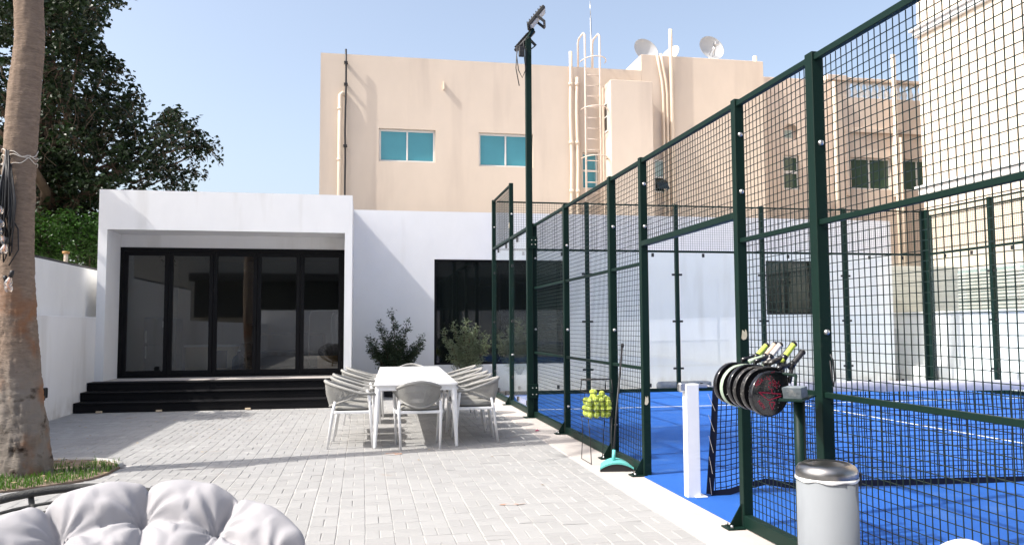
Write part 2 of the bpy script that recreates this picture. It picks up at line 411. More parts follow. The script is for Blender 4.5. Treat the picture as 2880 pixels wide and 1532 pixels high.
for k in range(420):
    x, y = rgauss_in(); a = rg.uniform(0, 6.28); s_ = rg.uniform(.008,.028); c_, d_ = math.cos(a)*s_, math.sin(a)*s_
    z = .024+rg.uniform(0,.02); t_ = rg.uniform(-.01,.012)
    g.add([(x-c_,y-d_,z),(x+d_*.5,y-c_*.5,z+t_),(x+c_,y+d_,z+.004),(x-d_*.5,y+c_*.5,z-t_*.3)], [(0,1,2,3)])
o = g.build('leaf_litter', litter, recalc=False); stuff(o); tag(o, 'dry fallen leaves scattered over the planting bed', 'leaves')

# ================================================================== PAVILION
def window_part(T, x0, x1, z0, z1, yw, fm, gm, fr=.06, depth=.10, mull=1, rec=.06, name='window', trans=None, yd=-1):
    """window set into a wall facing -Y at y = yw; a frame part with panes as sub-parts"""
    mb = MB(); yf = yw+rec
    mb.box(x0, x1, yf, yf+depth, z1-fr, z1, .006).box(x0, x1, yf, yf+depth, z0, z0+fr, .006)
    mb.box(x0, x0+fr, yf, yf+depth, z0+fr, z1-fr, .006).box(x1-fr, x1, yf, yf+depth, z0+fr, z1-fr, .006)
    xs = [x0+fr]
    for k in range(mull):
        xc = x0+(x1-x0)*(k+1)/(mull+1); mb.box(xc-fr*.4, xc+fr*.4, yf-.004, yf+depth-.004, z0+fr, z1-fr, .005); xs += [xc-fr*.4, xc+fr*.4]
    xs.append(x1-fr)
    f = mb.build(name, fm, T)
    for k in range(0, len(xs), 2):
        MB().box(xs[k], xs[k+1], yf+.03, yf+.045, z0+fr, z1-fr).build('pane', gm, f)
    return f
def wall_with_holes(mb, x0, x1, z0, z1, y0, y1, holes):
    """wall slab facing -Y with rectangular openings (hx0,hx1,hz0,hz1), cut into columns"""
    xs = sorted({x0, x1, *[h[0] for h in holes], *[h[1] for h in holes]})
    for a, b in zip(xs, xs[1:]):
        if b-a < 1e-6: continue
        hs = sorted([(h[2], h[3]) for h in holes if h[0] <= a+1e-6 and h[1] >= b-1e-6]); z = z0
        for lo, hi in hs:
            if lo > z: mb.box(a, b, y0, y1, z, lo)
            z = hi
        if z < z1: mb.box(a, b, y0, y1, z, z1)
    return mb

PF, PD = 15.60, 16.45     # facade plane, door plane
P = thing('pavilion', (-2.5, PF, 0), 'low white flat-roofed pavilion with black folding glass doors', 'pavilion')
mb = MB(); wall_with_holes(mb, -4.76, -.23, 0, 3.94, PF, PF+.24, [(-4.61,-.37,0,3.21)])
mb.build('facade_wall', white, P)
MB().box(-4.76, -4.615, PF+.24, 21.5, 0, 3.94).build('side_wall', white, P)
MB().box(-.365, -.23, PF+.24, 21.5, 0, 3.935).build('side_wall', white, P)
MB().box(-4.614, -.366, PF+.24, PD+.2, 3.21, 3.40).box(-4.614, -.366, PD+.02, PD+.2, 2.968, 3.21).build('recess_soffit', white, P)
MB().box(-4.614, -.366, PF+.24, 21.3, 3.55, 3.70).build('roof', white, P)
MB().box(-4.614, -.366, 15.24, PD+.3, .30, .452).build('threshold_floor', concrete, P)
MB().box(-4.614, -.366, PD+.301, 21.3, .30, .45).build('interior_floor', roomf, P)
MB().box(-4.614, -.366, 21.3, 21.45, .30, 3.5).box(-4.612,-4.59,PD+.21,21.3,.46,3.4).box(-.39,-.368,PD+.21,21.3,.46,3.4).build('interior_wall', roomw, P)
MB().box(-4.588, -.392, PD+.21, 21.29, 3.10, 3.16).build('ceiling', roomw, P)
# folding doors
dx0, dx1, dz0, dz1 = -4.614, -.366, .455, 2.966
D_ = MB().box(dx0, dx1, PD, PD+.10, dz1-.075, dz1, .004).box(dx0, dx1, PD, PD+.10, dz0, dz0+.045, .004).box(dx0, dx0+.06, PD, PD+.10, dz0+.045, dz1-.075, .004).box(dx1-.06, dx1, PD, PD+.10, dz0+.045, dz1-.075, .004).build('door_frame', blackf, P)
pw = (dx1-dx0-.12)/5
for k in range(5):
    a = dx0+.06+k*pw+.003; b = a+pw-.006; s_ = .075; ya, yb = PD+.012, PD+.075; za, zb = dz0+.05, dz1-.08
    d = MB().box(a, a+s_, ya, yb, za, zb, .004).box(b-s_, b, ya, yb, za, zb, .004).box(a+s_, b-s_, ya, yb, zb-s_, zb, .004).box(a+s_, b-s_, ya, yb, za, za+s_*1.15, .004).build('door', blackf, P)
    MB().box(a+s_-.002, b-s_+.002, ya+.028, ya+.036, za+s_, zb-s_).build('glass_pane', doorglass, d)
    if k == 2:
        h = MB().box(b-.055, b-.02, ya-.012, ya, 1.35, 1.53, .004); h.cyl((b-.038, ya-.012, 1.47), (b-.038, ya-.05, 1.47), .009, 8); h.tube([(b-.038,ya-.05,1.47),(b-.16,ya-.05,1.47)], .009, 8); h.build('handle', blackf, d)
# steps
S = thing('front_steps', (-2.5, 14.5, 0), 'three black painted wooden steps leading up to the folding doors', 'steps')
for k, (y, z) in enumerate(((14.53,.168),(14.85,.318),(15.17,.462))):
    z0 = (0, .168, .318)[k]
    MB().box(-4.745, -.38, y, y+.34, z-.036, z, .010).build('tread', blackwood, S)
    MB().box(-4.742, -.383, y+.012, y+.04, z0+.001, z-.037, .003).build('riser', blackwood, S)
MB().box(-4.612, -.383, 15.512, PD-.005, .4525, .458).build('landing_board', concrete, S)
for x, y, lb in ((-4.33,14.49,'left end of the bottom step'),(-3.39,14.49,'bottom step, between its two fellows'),(-1.95,14.49,'bottom step, nearest the dining chairs')):
    o = MB().box(x-.045, x+.045, y-.02, y+.036, .001, .032, .004).build('wood_wedge', blockw, None, origin=(x,y,0)); tag(o, 'small pale wooden wedge under '+lb, 'wedge', 'wedges under the bottom step')
# inside the pavilion
T = thing('fridge', (-4.05, 17.6, .45), 'tall dark fridge standing behind the leftmost glass door', 'fridge')
MB().box(-4.38,-3.76,17.35,17.95,.47,1.62,.015).build('cabinet', fridgem, T)
MB().box(-4.375,-3.765,17.32,17.347,.50,1.08,.008).build('door', fridgem, T); MB().box(-4.375,-3.765,17.32,17.347,1.09,1.61,.008).build('door', fridgem, T)
MB().box(-4.34,-4.31,17.29,17.319,.8,1.05,.004).box(-4.34,-4.31,17.29,17.319,1.12,1.35,.004).build('handle', steel, T)
MB().box(-4.02,-3.94,17.313,17.319,1.42,1.55).build('paper_note', whitep, T)
T = thing('drinking_bottle', (-3.97, 17.6, 1.62), 'small blue water bottle standing on top of the fridge', 'bottle')
MB().lathe([(0,1.621),(.04,1.621),(.04,1.78),(.015,1.83),(.015,1.86),(0,1.86)], (-3.97,17.6,0), 14).build('body', bluep, T); MB().lathe([(0,1.86),(.018,1.86),(.018,1.89),(0,1.89)], (-3.97,17.6,0), 12).build('cap', whitep, T)
T = thing('water_jug', (-2.52, 17.3, .45), 'large blue water jug on the floor behind the middle door', 'water jug')
MB().lathe([(0,.452),(.125,.452),(.135,.47),(.135,.75),(.11,.82),(.04,.86),(.03,.93),(0,.93)], (-2.52,17.3,0), 20).build('body', bluep, T); MB().lathe([(0,.93),(.033,.93),(.033,.96),(0,.96)], (-2.52,17.3,0), 12).build('cap', whitep, T)
T = thing('counter_cabinet', (-3.1, 18.4, .45), 'pale low counter behind the second glass door', 'cabinet')
MB().box(-3.75,-2.75,18.2,18.8,.46,1.0,.01).build('body', blockw, T); MB().box(-3.78,-2.72,18.17,18.83,1.001,1.04,.008).build('counter_top', whitep, T); MB().box(-3.2,-2.9,18.18,18.199,.55,.92,.004).build('door', fridgem, T)
T = thing('coat_rail', (-.9, 17.7, .45), 'chrome clothes rail behind the rightmost glass door', 'clothes rail')
MB().tube([(-1.15,17.7,.46),(-1.15,17.7,1.65),(-1.10,17.7,1.75),(-.95,17.7,1.78),(-.55,17.7,1.78),(-.45,17.7,1.72),(-.45,17.7,.46)], .014, 8).build('frame', steel, T)
MB().box(-1.18,-.42,17.5,17.9,.455,.475,.004).build('base', steel, T)
cl = MB()
for k in range(2):
    x = -.66+.10*k; cl.prism([(-.19,1.62),(-.05,1.72),(.05,1.72),(.19,1.62),(.21,1.30),(.13,1.30),(.12,1.05),(-.12,1.05),(-.13,1.30),(-.21,1.30)], lambda a, b: (x+.02+a*.25, 17.68+a, b), lambda a, b: (x+.05+a*.25, 17.70+a, b))
o = cl.build('hanging_shirts', whitep, None, origin=(-.66,17.7,1.05)); tag(o, 'white shirts hanging on the rail inside the pavilion', 'shirt')
T = thing('wicker_basket', (-.72, 17.25, .45), 'brown wicker basket on the floor behind the rightmost door', 'basket')
MB().lathe([(0,.453),(.19,.453),(.23,.62),(.225,.80),(.21,.80),(.215,.62),(.18,.47),(0,.47)], (-.72,17.25,0), 20).build('body', wick, T); MB().tube([(-.72+.225*math.cos(a*.3142), 17.25+.225*math.sin(a*.3142), .80) for a in range(20)], .014, 6, closed=True).build('rim', wick, T)
T = thing('sofa', (-1.7, 19.2, .45), 'dark upholstered sofa in the dim pavilion room', 'sofa')
MB().box(-2.6,-.9,18.9,19.8,.50,.86,.05).build('seat', rubber, T); MB().box(-2.6,-.9,19.81,20.05,.50,1.28,.06).build('backrest', rubber, T)
for x in (-2.75,-.88): MB().box(x,x+.14,18.9,20.0,.50,1.05,.05).build('armrest', rubber, T)

# ================================================================== LONG WHITE WALL with dark windows
LW = 17.5
A = thing('white_annex', (6, LW, 0), 'long plain white annex wall with dark windows behind the court', 'building')
mb = MB(); wins = [(1.51,4.41,.585,2.885),(9.353,10.547,1.66,2.935)]
wall_with_holes(mb, -.228, 12.68, 0, 3.94, LW, LW+.3, wins); mb.build('wall', white, A)
MB().box(-.228, 12.68, LW+.301, LW+3.2, 3.6, 3.7).box(12.45,12.679,LW+.301,LW+3.2,0,3.6).build('roof', white, A)
for i, (a, b, c_, d_) in enumerate(wins):
    window_part(A, a+.002, b-.002, c_+.002, d_-.002, LW, blackf, darkglass, .045, .09, 0 if i else 1, .01)

# ================================================================== LEFT BOUNDARY WALL
Lw = thing('boundary_wall', (-4.9, 12, 0), 'weathered white boundary wall with a stepped ledge beside the palm', 'wall')
MB().box(-5.25, -4.752, -9, PF-.003, -.1, 1.61, .008).build('lower_wall', white, Lw)
MB().box(-5.20, -4.95, 8.45, 16.9, 1.611, 2.495, .006).build('upper_wall', oldwhite, Lw)
MB().box(-5.20, -4.762, PF+.0, 16.9, 0, 1.60).build('return_wall', white, Lw)
cp = MB()
for k in range(3): cp.tube([(-5.08+.03*k+.02*noise.noise((y*.7,k,1)), y, 2.51+.012*k+.012*noise.noise((y*1.3,k,4))) for y in [8.6+.5*q for q in range(17)]], .014, 6)
o = cp.build('wall_cable', cordm, None, origin=(-5.05,12,2.5)); tag(o, 'black cables lying along the top of the boundary wall', 'cable')
T = thing('vent_pipe', (-5.12, 15.1, 2.4), 'short pale vent pipe with flat cap on the boundary wall', 'pipe')
MB().cyl((-5.12,15.1,2.49),(-5.12,15.1,2.72),.034,12).build('pipe', pvc, T); MB().lathe([(0,2.71),(.06,2.71),(.06,2.75),(0,2.75)], (-5.12,15.1,0), 12).build('cap', M('ochre_cap',(.42,.22,.07),.6), T)
T = thing('wall_socket_box', (-4.75, 13.14, .42), 'black weatherproof box on the boundary wall near the steps', 'socket box')
MB().box(-4.751,-4.70,13.03,13.22,.33,.52,.012).build('housing', rubber, T); MB().box(-4.699,-4.66,13.05,13.20,.37,.525,.012).build('cover', rubber, T)
T = thing('black_plant_pot', (-4.5, 11.3, 0), 'black rounded pot by the wall behind the palm trunk', 'pot')
MB().lathe([(0,.001),(.13,.001),(.2,.12),(.21,.24),(.17,.33),(.15,.33),(.18,.24),(.0,.20)], (-4.5,11.35,0), 20).build('body', potd, T)

# ================================================================== BEIGE APARTMENT BLOCK
BY = 22.0
B = thing('apartment_block', (3.5, BY, 0), 'beige rendered block with two teal sliding windows and flat roof', 'building')
wn = [(.372,1.926,5.95,6.87),(3.143,4.70,5.90,6.86),(6.15,6.62,5.35,6.40)]
wall_with_holes(MB(), -1.21, 7.97, 0, 8.89, BY, BY+.3, wn).build('wall', beige, B)
MB().box(-1.21,-.95,BY+.301,34,0,8.885).box(7.6,7.969,BY+.301,34,0,8.885).build('side_wall', beige, B)
MB().box(-.949,7.599,BY+.301,34,8.1,8.3).build('roof', concrete, B)
rb = MB().box(7.972, 11.85, BY, 30, 0, 9.38, .01).build('stair_block', beige, B)
MB().box(6.76, 8.0, BY-.82, BY-.002, 0, 8.31, .01).build('shaft', beige, B)
for a in wn[:2]: window_part(B, a[0]+.003, a[1]-.003, a[2]+.003, a[3]-.003, BY, alum, teal, .055, .08, 1, .10)
f = window_part(B, 6.153, 6.617, 5.353, 6.397, BY, alum, teal, .04, .08, 0, .10)
MB().box(6.15,6.62,BY+.09,BY+.17,5.86,5.91,.004).build('transom', alum, B)
f = MB().box(6.735,6.758,BY-.55,BY-.30,6.9,7.75,.004).build('window', alum, B); MB().box(6.728,6.734,BY-.53,BY-.32,6.95,7.32).build('pane', darkglass, f); MB().box(6.728,6.734,BY-.53,BY-.32,7.36,7.70).build('pane', darkglass, f)
# pipes at the left corner
p = MB().tube([(-.52,BY-.02,7.75),(-.62,BY-.06,7.78),(-.68,BY-.09,7.72),(-.68,BY-.09,0)], .055, 10); [p.lathe([(.05,z),(.068,z),(.068,z+.07),(.05,z+.07)], (-.68,BY-.09,0), 10) for z in (7.3,5.9,4.4)]
p.build('drainpipe', pvc, B)
p = MB().tube([(-.53+.03*noise.noise((z*.8,1,1)),BY-.14,z) for z in [8.98-.45*k for k in range(20)]], .028, 8)
for z in (8.6,8.0,6.3,4.6): p.box(-.58,-.48,BY-.17,BY-.001,z,z+.04)
p.build('black_cable_conduit', cordm, B)
MB().box(2.13,2.17,BY-.10,BY-.001,8.02,8.24,.004).build('spout', pvc, B)
# pipes beside the ladder and on the stair block
for x, zt, yy, r_ in ((5.98,8.55,BY-.10,.05),(5.80,9.30,BY-.09,.05)):
    p = MB().tube([(x+.012*math.sin(z*2.3),yy,z) for z in [zt-.5*k for k in range(18)]], r_, 8); [p.lathe([(r_*.9,z),(r_*1.35,z),(r_*1.35,z+.09),(r_*.9,z+.09)], (x,yy,0), 8) for z in (8.3,6.6,5.2)]; p.build('drainpipe', pvc, B)
for x, top in ((8.60,9.38),(8.72,9.40),(8.86,10.15)):
    p = MB(); lean = 0 if top > 10 else -.18
    p.tube([(x+lean*(max(0,(z-8.4))),BY-.09,z) for z in [top-.4*k for k in range(24)]], .035 if top < 10 else .055, 8); p.build('drainpipe', pvc, B)
f = MB().box(8.30,8.34,BY-.06,BY-.001,5.28,6.24,.004).box(8.62,8.66,BY-.06,BY-.001,5.28,6.24,.004).box(8.341,8.619,BY-.06,BY-.001,6.20,6.24,.004).box(8.341,8.619,BY-.06,BY-.001,5.70,5.75,.004).box(8.341,8.619,BY-.06,BY-.001,5.28,5.32,.004).build('window', alum, B)
MB().box(8.341,8.619,BY-.03,BY-.002,5.751,6.199).build('pane', paleglass, f); MB().box(8.341,8.619,BY-.03,BY-.002,5.321,5.699).build('pane', darkglass, f)
MB().add([(8.32,BY-.065,5.70),(8.64,BY-.065,5.70),(8.64,BY-.36,5.36),(8.32,BY-.36,5.36),(8.32,BY-.065,5.675),(8.64,BY-.065,5.675),(8.64,BY-.36,5.335),(8.32,BY-.36,5.335)], [(0,1,2,3),(7,6,5,4),(0,4,5,1),(1,5,6,2),(2,6,7,3),(3,7,4,0)]).build('open_sash', darkglass, f)
# roof ladder
Ld = thing('roof_ladder', (6.35, BY-.3, 3), 'cream steel caged ladder climbing the beige wall to the roof', 'ladder')
for x in (6.18, 6.62):
    r_ = MB().tube([(x,BY-.28,2.8),(x,BY-.28,9.75),(x-.02,BY-.20,9.83),(x-.05,BY+.15,9.80),(x-.06,BY+.25,9.7),(x-.06,BY+.25,8.9)], .028, 8); r_.build('stile', metalrail, Ld)
for k in range(19): MB().cyl((6.19,BY-.28,3.0+.31*k),(6.61,BY-.28,3.0+.31*k),.014,6).build('rung', metalrail, Ld)
for z in (8.95,7.55,6.15,4.75):
    pts = [(6.40+.36*math.cos(a), BY-.30-.55*math.sin(a), z) for a in [math.pi*k/12 for k in range(13)]]
    MB().tube(pts, .016, 6).build('cage_hoop', metalrail, Ld)
o = MB().tube([(6.55,BY+.3,8.3),(6.53,BY+.3,10.5)], .022, 6).tube([(6.53,BY+.3,10.5),(6.52,BY+.3,11.0)], .010, 6).build('roof_mast', steel, None, origin=(6.5,BY+.3,8.3)); tag(o, 'thin metal mast on the roof behind the caged ladder', 'mast')
# satellite dishes
def dish(x, y, z, r, face, mat, label, feed):
    T = thing('satellite_dish', (x, y, z-r-.3), label, 'satellite dish', 'satellite dishes on the roof')
    rot = Vector(face).normalized().to_track_quat('Z', 'Y').to_matrix().to_4x4()
    prof = [(0,-.16*r)]+[(r*t, -.16*r+.30*r*t*t) for t in (.2,.4,.6,.8,1.0)]+[(r*1.02, .14*r+.012),(r*.98,.11*r)]+[(r*t, -.16*r-.02+.30*r*t*t) for t in (.7,.35)]+[(0,-.18*r-.02)]
    MB().lathe(prof, (x,y,z), 36, mat=rot).build('reflector', mat, T)
    a = MB(); fv = Vector(face).normalized(); c = Vector((x,y,z))
    if feed:
        e = c+fv*r*.75+Vector((0,0,-.1*r)); a.tube([c+Vector((0,0,-r*.9)), e], .018, 6); a.tube([c+Vector((.25*r,0,-r*.6)), e], .012, 6); a.tube([c+Vector((-.25*r,0,-r*.6)), e], .012, 6); a.box(e.x-.07,e.x+.07,e.y-.1,e.y+.06,e.z-.05,e.z+.06,.01)
        a.build('feed_arm', steel, T)
    MB().tube([(x,y+.1,z-.16*r),(x,y+.1,z-r-.45)], .035, 8).build('mount', steel, T)
dish(8.62, 23.4, 9.98, .42, (.18,-.90,.30), dishm, 'grey satellite dish at the left edge of the stair block roof', False)
dish(9.75, 24.2, 10.12, .42, (-.80,-.35,.50), dishrust, 'white satellite dish with rust stain, middle of the three', False)
dish(10.72, 23.2, 10.12, .42, (.10,-.92,.28), dishm, 'grey satellite dish with visible feed arm, rightmost of the three', True)

# ================================================================== WING behind, with balustrade
WY = 24.0
W = thing('rear_wing', (15.5, WY, 0), 'beige rear wing with arched recess, paired windows and roof balustrade', 'building')
wn = [(15.96,17.54,5.94,7.02),(17.80,19.3,5.94,7.02),(13.55,14.14,5.86,7.0)]
wall_with_holes(MB(), 11.86, 21, 0, 9.05, WY, WY+.3, wn+[(13.60,14.12,7.55,8.05)]).build('wall', beige2, W)
MB().box(11.86,15.95,WY,WY+.3,9.051,9.60,.01).build('parapet', beige2, W)
arch = [(.26*math.cos(a), .26*math.sin(a)) for a in [math.pi*k/12 for k in range(13)]]
mb = MB(); poly = [(-.30,-.02),(-.26,-.02)]+[(-.26*math.cos(math.pi*k/12), .26*math.sin(math.pi*k/12)) for k in range(13)]+[(.26,-.02),(.30,-.02),(.30,.30),(-.30,.30)]
mb.prism(poly, lambda a, b: (13.86+a, WY+.003, 7.80+b), lambda a, b: (13.86+a, WY+.25, 7.80+b)); mb.box(13.60,14.12,WY+.22,WY+.29,7.55,8.05).build('arched_recess', beige2, W)
f = MB().box(13.70,14.02,WY+.19,WY+.219,7.60,7.90,.004).build('window', alum, W); MB().box(13.74,13.98,WY+.183,WY+.189,7.63,7.87).build('pane', paleglass, f)
for k, a in enumerate(wn[:2]): window_part(W, a[0]+.003, a[1]-.003, a[2]+.003, a[3]-.003, WY, alum, greenglass, .055, .08, 1, .10)
f = window_part(W, 13.553, 14.137, 5.863, 6.997, WY, alum, greenglass, .06, .08, 0, .08); MB().box(13.60,14.09,WY+.07,WY+.15,6.40,6.50,.004).build('transom', alum, W)
MB().box(15.8,21,WY-.10,WY-.002,7.85,8.0,.01).box(15.8,15.95,WY-.10,WY-.002,5.7,7.85,.01).box(17.56,17.78,WY-.10,WY-.002,5.7,7.85,.01).build('raised_surround', beige2, W)
MB().box(15.85,21,WY-.06,WY+.3,9.62,9.72,.01).build('balustrade_rail', beige2, W)
prof = [(0,0),(.075,0),(.075,.05),(.045,.07),(.085,.17),(.075,.24),(.04,.34),(.035,.42),(.06,.47),(.07,.50),(.07,.56),(0,.56)]
bme = MB().lathe(prof, (0,0,0), 10).mesh('baluster', trimw)
for k in range(17):
    o = bpy.data.objects.new('baluster', bme); COL.objects.link(o); o.parent = W; o.location = Vector((16.1+.235*k, WY+.12, 9.055))-base_of(W)
MB().box(15.2,15.95,WY-.08,WY+.3,9.601,9.78,.01).build('parapet_cap', beige2, W)
for x, zt in ((15.35,9.5),(17.62,10.55),(12.55,10.2),(17.75,7.7)):
    MB().tube([(x,WY-.16,zt),(x,WY-.16,0)], .075, 10).build('drainpipe', pvc, W)
p = MB().tube([(11.95,WY-.3,8.0),(12.35,WY-.16,7.6),(12.40,WY-.16,7.4),(12.40,WY-.16,0)], .06, 8); p.build('drainpipe', pvc, W)
# low siding lean-to in the gap beside the annex
T = thing('siding_shed', (14.2, 19.2, 0), 'grey shed of horizontal siding between annex and cream house', 'shed')
MB().box(12.69,15.95,19.25,20.2,0,2.98).build('wall', shutterm, T)
for k in range(12): MB().box(12.69,15.95,19.225,19.249,1.35+.136*k,1.35+.136*k+.122,.006).build('siding_board', shutterm, T)
MB().box(12.69,13.9,18.6,19.22,0,1.30,.01).build('plinth', concrete, T)

# ================================================================== CREAM HOUSE on the right
H = thing('cream_house', (17, 15, 0), 'tall cream house with white string mouldings right of the court', 'building')
HX = 16.0
MB().box(HX, 24, 6, 20.53, 0, 13.5).build('wall', cream, H)
for z in (5.25, 9.93):
    MB().box(HX-.10,HX-.002,5.9,20.63,z-.10,z+.10,.02).box(HX-.17,HX-.002,5.9,20.70,z+.101,z+.17,.01).build('moulding', trimw, H)
wf = MB().box(HX-.04,HX-.002,15.9,19.72,1.30,2.92,.01).build('window', alum, H)
for y in (15.98,17.28,18.50): MB().box(HX-.055,HX-.041,y,y+1.15,1.36,2.86).build('pane', paleglass, wf)
for k in range(16): MB().box(HX-.085,HX-.056,16.0,19.65,1.38+.09*k,1.38+.09*k+.052,.004).build('shutter_slat', shutterm, H)
T = thing('white_garden_wall', (13.7, 12, 0), 'low bright white garden wall beyond the far side of the court', 'wall')
MB().box(13.62,13.82,-9,18.9,0,1.66,.01).build('wall', white, T); MB().box(13.58,13.86,-9,18.95,1.661,1.72,.01).build('coping', white, T)
MB().box(13.25,13.60,12.2,18.2,.0,.42,.01).build('bench_ledge', white, T)

# ================================================================== BEHIND THE CAMERA (seen mirrored in the glass)
T = thing('rear_garden_wall', (-1, -9.3, 0), 'white garden wall mirrored low in the glass doors', 'wall')
MB().box(-5.3,13.9,-9.4,-9.1,0,2.3).build('wall', white, T)
T = thing('rear_house', (-1, -14, 0), 'plain grey house mirrored in the glass doors', 'building')
MB().box(-14,16,-20,-13,0,9.5).build('wall', rearm, T); MB().box(-14.2,16.2,-20.2,-12.8,9.501,9.8).build('roof', rearm, T); MB().box(-9,16,-12.99,-11.0,3.9,4.3,.01).box(-9,16,-12.99,-12.6,2.0,3.9,.01).build('reflection_band', rubber, T)  # dark front slabs added to give the doors a dark mirrored band

# ================================================================== COURT FENCES
def dome(mb, c, ax, r=.018):
    rot = Vector(ax).to_track_quat('Z','Y').to_matrix().to_4x4()
    mb.lathe([(r,0),(r,.004),(r*.8,.012),(r*.4,.017),(0,.018)], c, 10, mat=rot)
class Run:
    """a straight run of court fence; u along the run, w inwards from its outer face, z up"""
    def __init__(s, T, axis, c, sg): s.T, s.axis, s.c, s.sg = T, axis, c, sg
    def p(s, u, w_, z): return (s.c+s.sg*w_, u, z) if s.axis == 'y' else (u, s.c+s.sg*w_, z)
    def bx(s, mb, u0, u1, w0, w1, z0, z1, b=.003):
        a, c = s.p(u0,w0,z0), s.p(u1,w1,z1); return mb.box(a[0],c[0],a[1],c[1],a[2],c[2],b)
    def post(s, u, h, hw=.04, bolts=(), base=True, d=.075):
        o = s.bx(MB(), u-hw, u+hw, 0, d, 0, h).build('post', green, s.T)
        if bolts:
            for z in bolts: b = MB(); dome(b, s.p(u-hw, d*.55, z) if s.axis == 'y' else s.p(u, 0, z), (0,-1,0)); b.build('bolt', steel, o)
        if base:
            b = MB(); s.bx(b, u-.06, u+.06, -.13, -.002, .003, .014, .002)
            b.prism([(-.004,.014),(-.10,.014),(-.004,.17)], lambda a, z: s.p(u-.005,a,z), lambda a, z: s.p(u+.005,a,z)); b.build('base_plate', green, o)
            [MB().cyl(s.p(u+q,-.095,.014), s.p(u+q,-.095,.034), .011, 8).build('anchor_bolt', steel, o) for q in (-.04,.04)]
        return o
    def rail(s, u0, u1, z, h=.04, w0=.012, w1=.05, name='rail'): return s.bx(MB(), u0, u1, w0, w1, z-h/2, z+h/2).build(name, green, s.T)
    def mesh(s, u0, u1, z0, z1, pu=.0508, pz=.0508, r=.0029, w_=.058):
        mb = MB(); n = int(round((u1-u0)/pu)); jr = random.Random(int(u0*100)+int(z0*10))
        for k in range(1, n):
            u = u0+(u1-u0)*k/n; mb.tube([s.p(u,w_,z0), s.p(u,w_,z1)], r, 4, cap=False)
        n = int(round((z1-z0)/pz))
        for k in range(1, n):
            z = z0+(z1-z0)*k/n
            mb.tube([s.p(u0+(u1-u0)*q/4, w_+.005+.0016*math.sin(q*1.7+k)*(0<q<4), z+.0012*math.sin(q*2.1+k*.7)*(0<q<4)) for q in range(5)], r, 4, cap=False)
        return mb.build('wire_mesh', wirem, s.T, recalc=False)
    def glass(s, u0, u1, z0=.06, z1=2.97):
        o = s.bx(MB(), u0, u1, .036, .048, z0, z1, .001).build('glass_pane', glass, s.T); return o
    def clips(s, u, zs=(.5,1.5,2.5), du=.075):
        for z in zs:
            for q in (-1,1): s.bx(MB(), u+q*.04, u+q*(.04+du), .028, .058, z-.022, z+.022, .003).build('glass_clip', rubber, s.T)
    def topclips(s, us, z=2.93):
        for u in us: s.bx(MB(), u-.025, u+.025, .026, .06, z-.05, z+.03, .003).build('glass_clip', rubber, s.T)

sf = thing('court_side_fence', (FX+.04, NETY, 0), 'dark green wire mesh court fence along the paved courtyard', 'fence')
r = Run(sf, 'y', FX, 1)
B2 = (.36,1.36,2.47); BD = (2.35,2.76)
st = {d: NETY+d for d in (-10,-8,-6,-4,-2,-1,1,2,4,6,8,10)}
for d in (-6,-4,-2,2,4): r.post(st[d], 3.02, .04, B2)
for d in (-1,1): r.post(st[d], 3.02, .032, BD, d=.07)
r.post(st[6], 3.02, .04, B2, base=False)
r.post(st[8], 4.02, .035, (.9,1.5,3.45)); r.post(st[10]-.02, 4.02, .04, (1.5,3.45)); 
for a, b in ((-6,-4),(-4,-2),(-2,-1),(1,2),(2,4),(4,6)):
    ua, ub = st[a]+.041, st[b]-.041
    if a == 1: ua = st[a]+.034
    if b == -1: ub = st[b]-.034
    r.rail(ua, ub, .052, .085, .0, .06, 'bottom_rail')
    for z in (1.0,2.0): r.rail(ua, ub, z, .032, .015, .045)
    r.rail(ua, ub, 2.985, .04, .012, .05, 'top_rail'); r.mesh(ua, ub, .09, 2.97)
r.rail(st[-1]+.033, st[1]-.033, 2.985, .04, .012, .05, 'top_rail'); r.rail(st[-1]+.033, st[1]-.033, 2.185, .05, .0, .055); r.mesh(st[-1]+.034, st[1]-.034, 2.21, 2.97)
for a, b in ((6,8),(8,10)):
    ua, ub = st[a]+.041, st[b]-.061
    r.rail(ua, ub, .052, .085, .0, .06, 'bottom_rail'); r.rail(ua, ub, 3.0, .05, .0, .06); r.glass(ua+.01, ub-.01, .10, 2.974); r.topclips([ua+.5, ub-.5]); r.topclips([ua+.6, ub-.5], .17)
r.clips(st[8]); r.clips(st[10]-.02)
r.rail(st[8]+.036, st[10]-.061, 3.985, .04, .012, .05, 'top_rail'); r.mesh(st[8]+.037, st[10]-.061, 3.03, 3.97)
MB().box(FX-.003, FX-.001, st[8]-.02, st[8]+.02, 3.20,3.29).build('sticker', sticker, sf)
def torn(x0, x1, z0, z1, y):
    poly = [(x0,z0+.01),(x0+.012,z0),(x1-.01,z0+.006),(x1,z0+.03),(x1-.004,z1-.012),(x0+.03,z1),(x0+.026,z1-.02),(x0+.008,z1-.004)]
    MB().prism(poly, lambda a, b: (a, y, b), lambda a, b: (a, y+.0015, b)).build('sticker', sticker, sf)
torn(FX+.012, FX+.055, 1.30, 1.375, st[-1]-.0345); torn(FX+.012, FX+.05, .66, .745, st[1]-.0345)

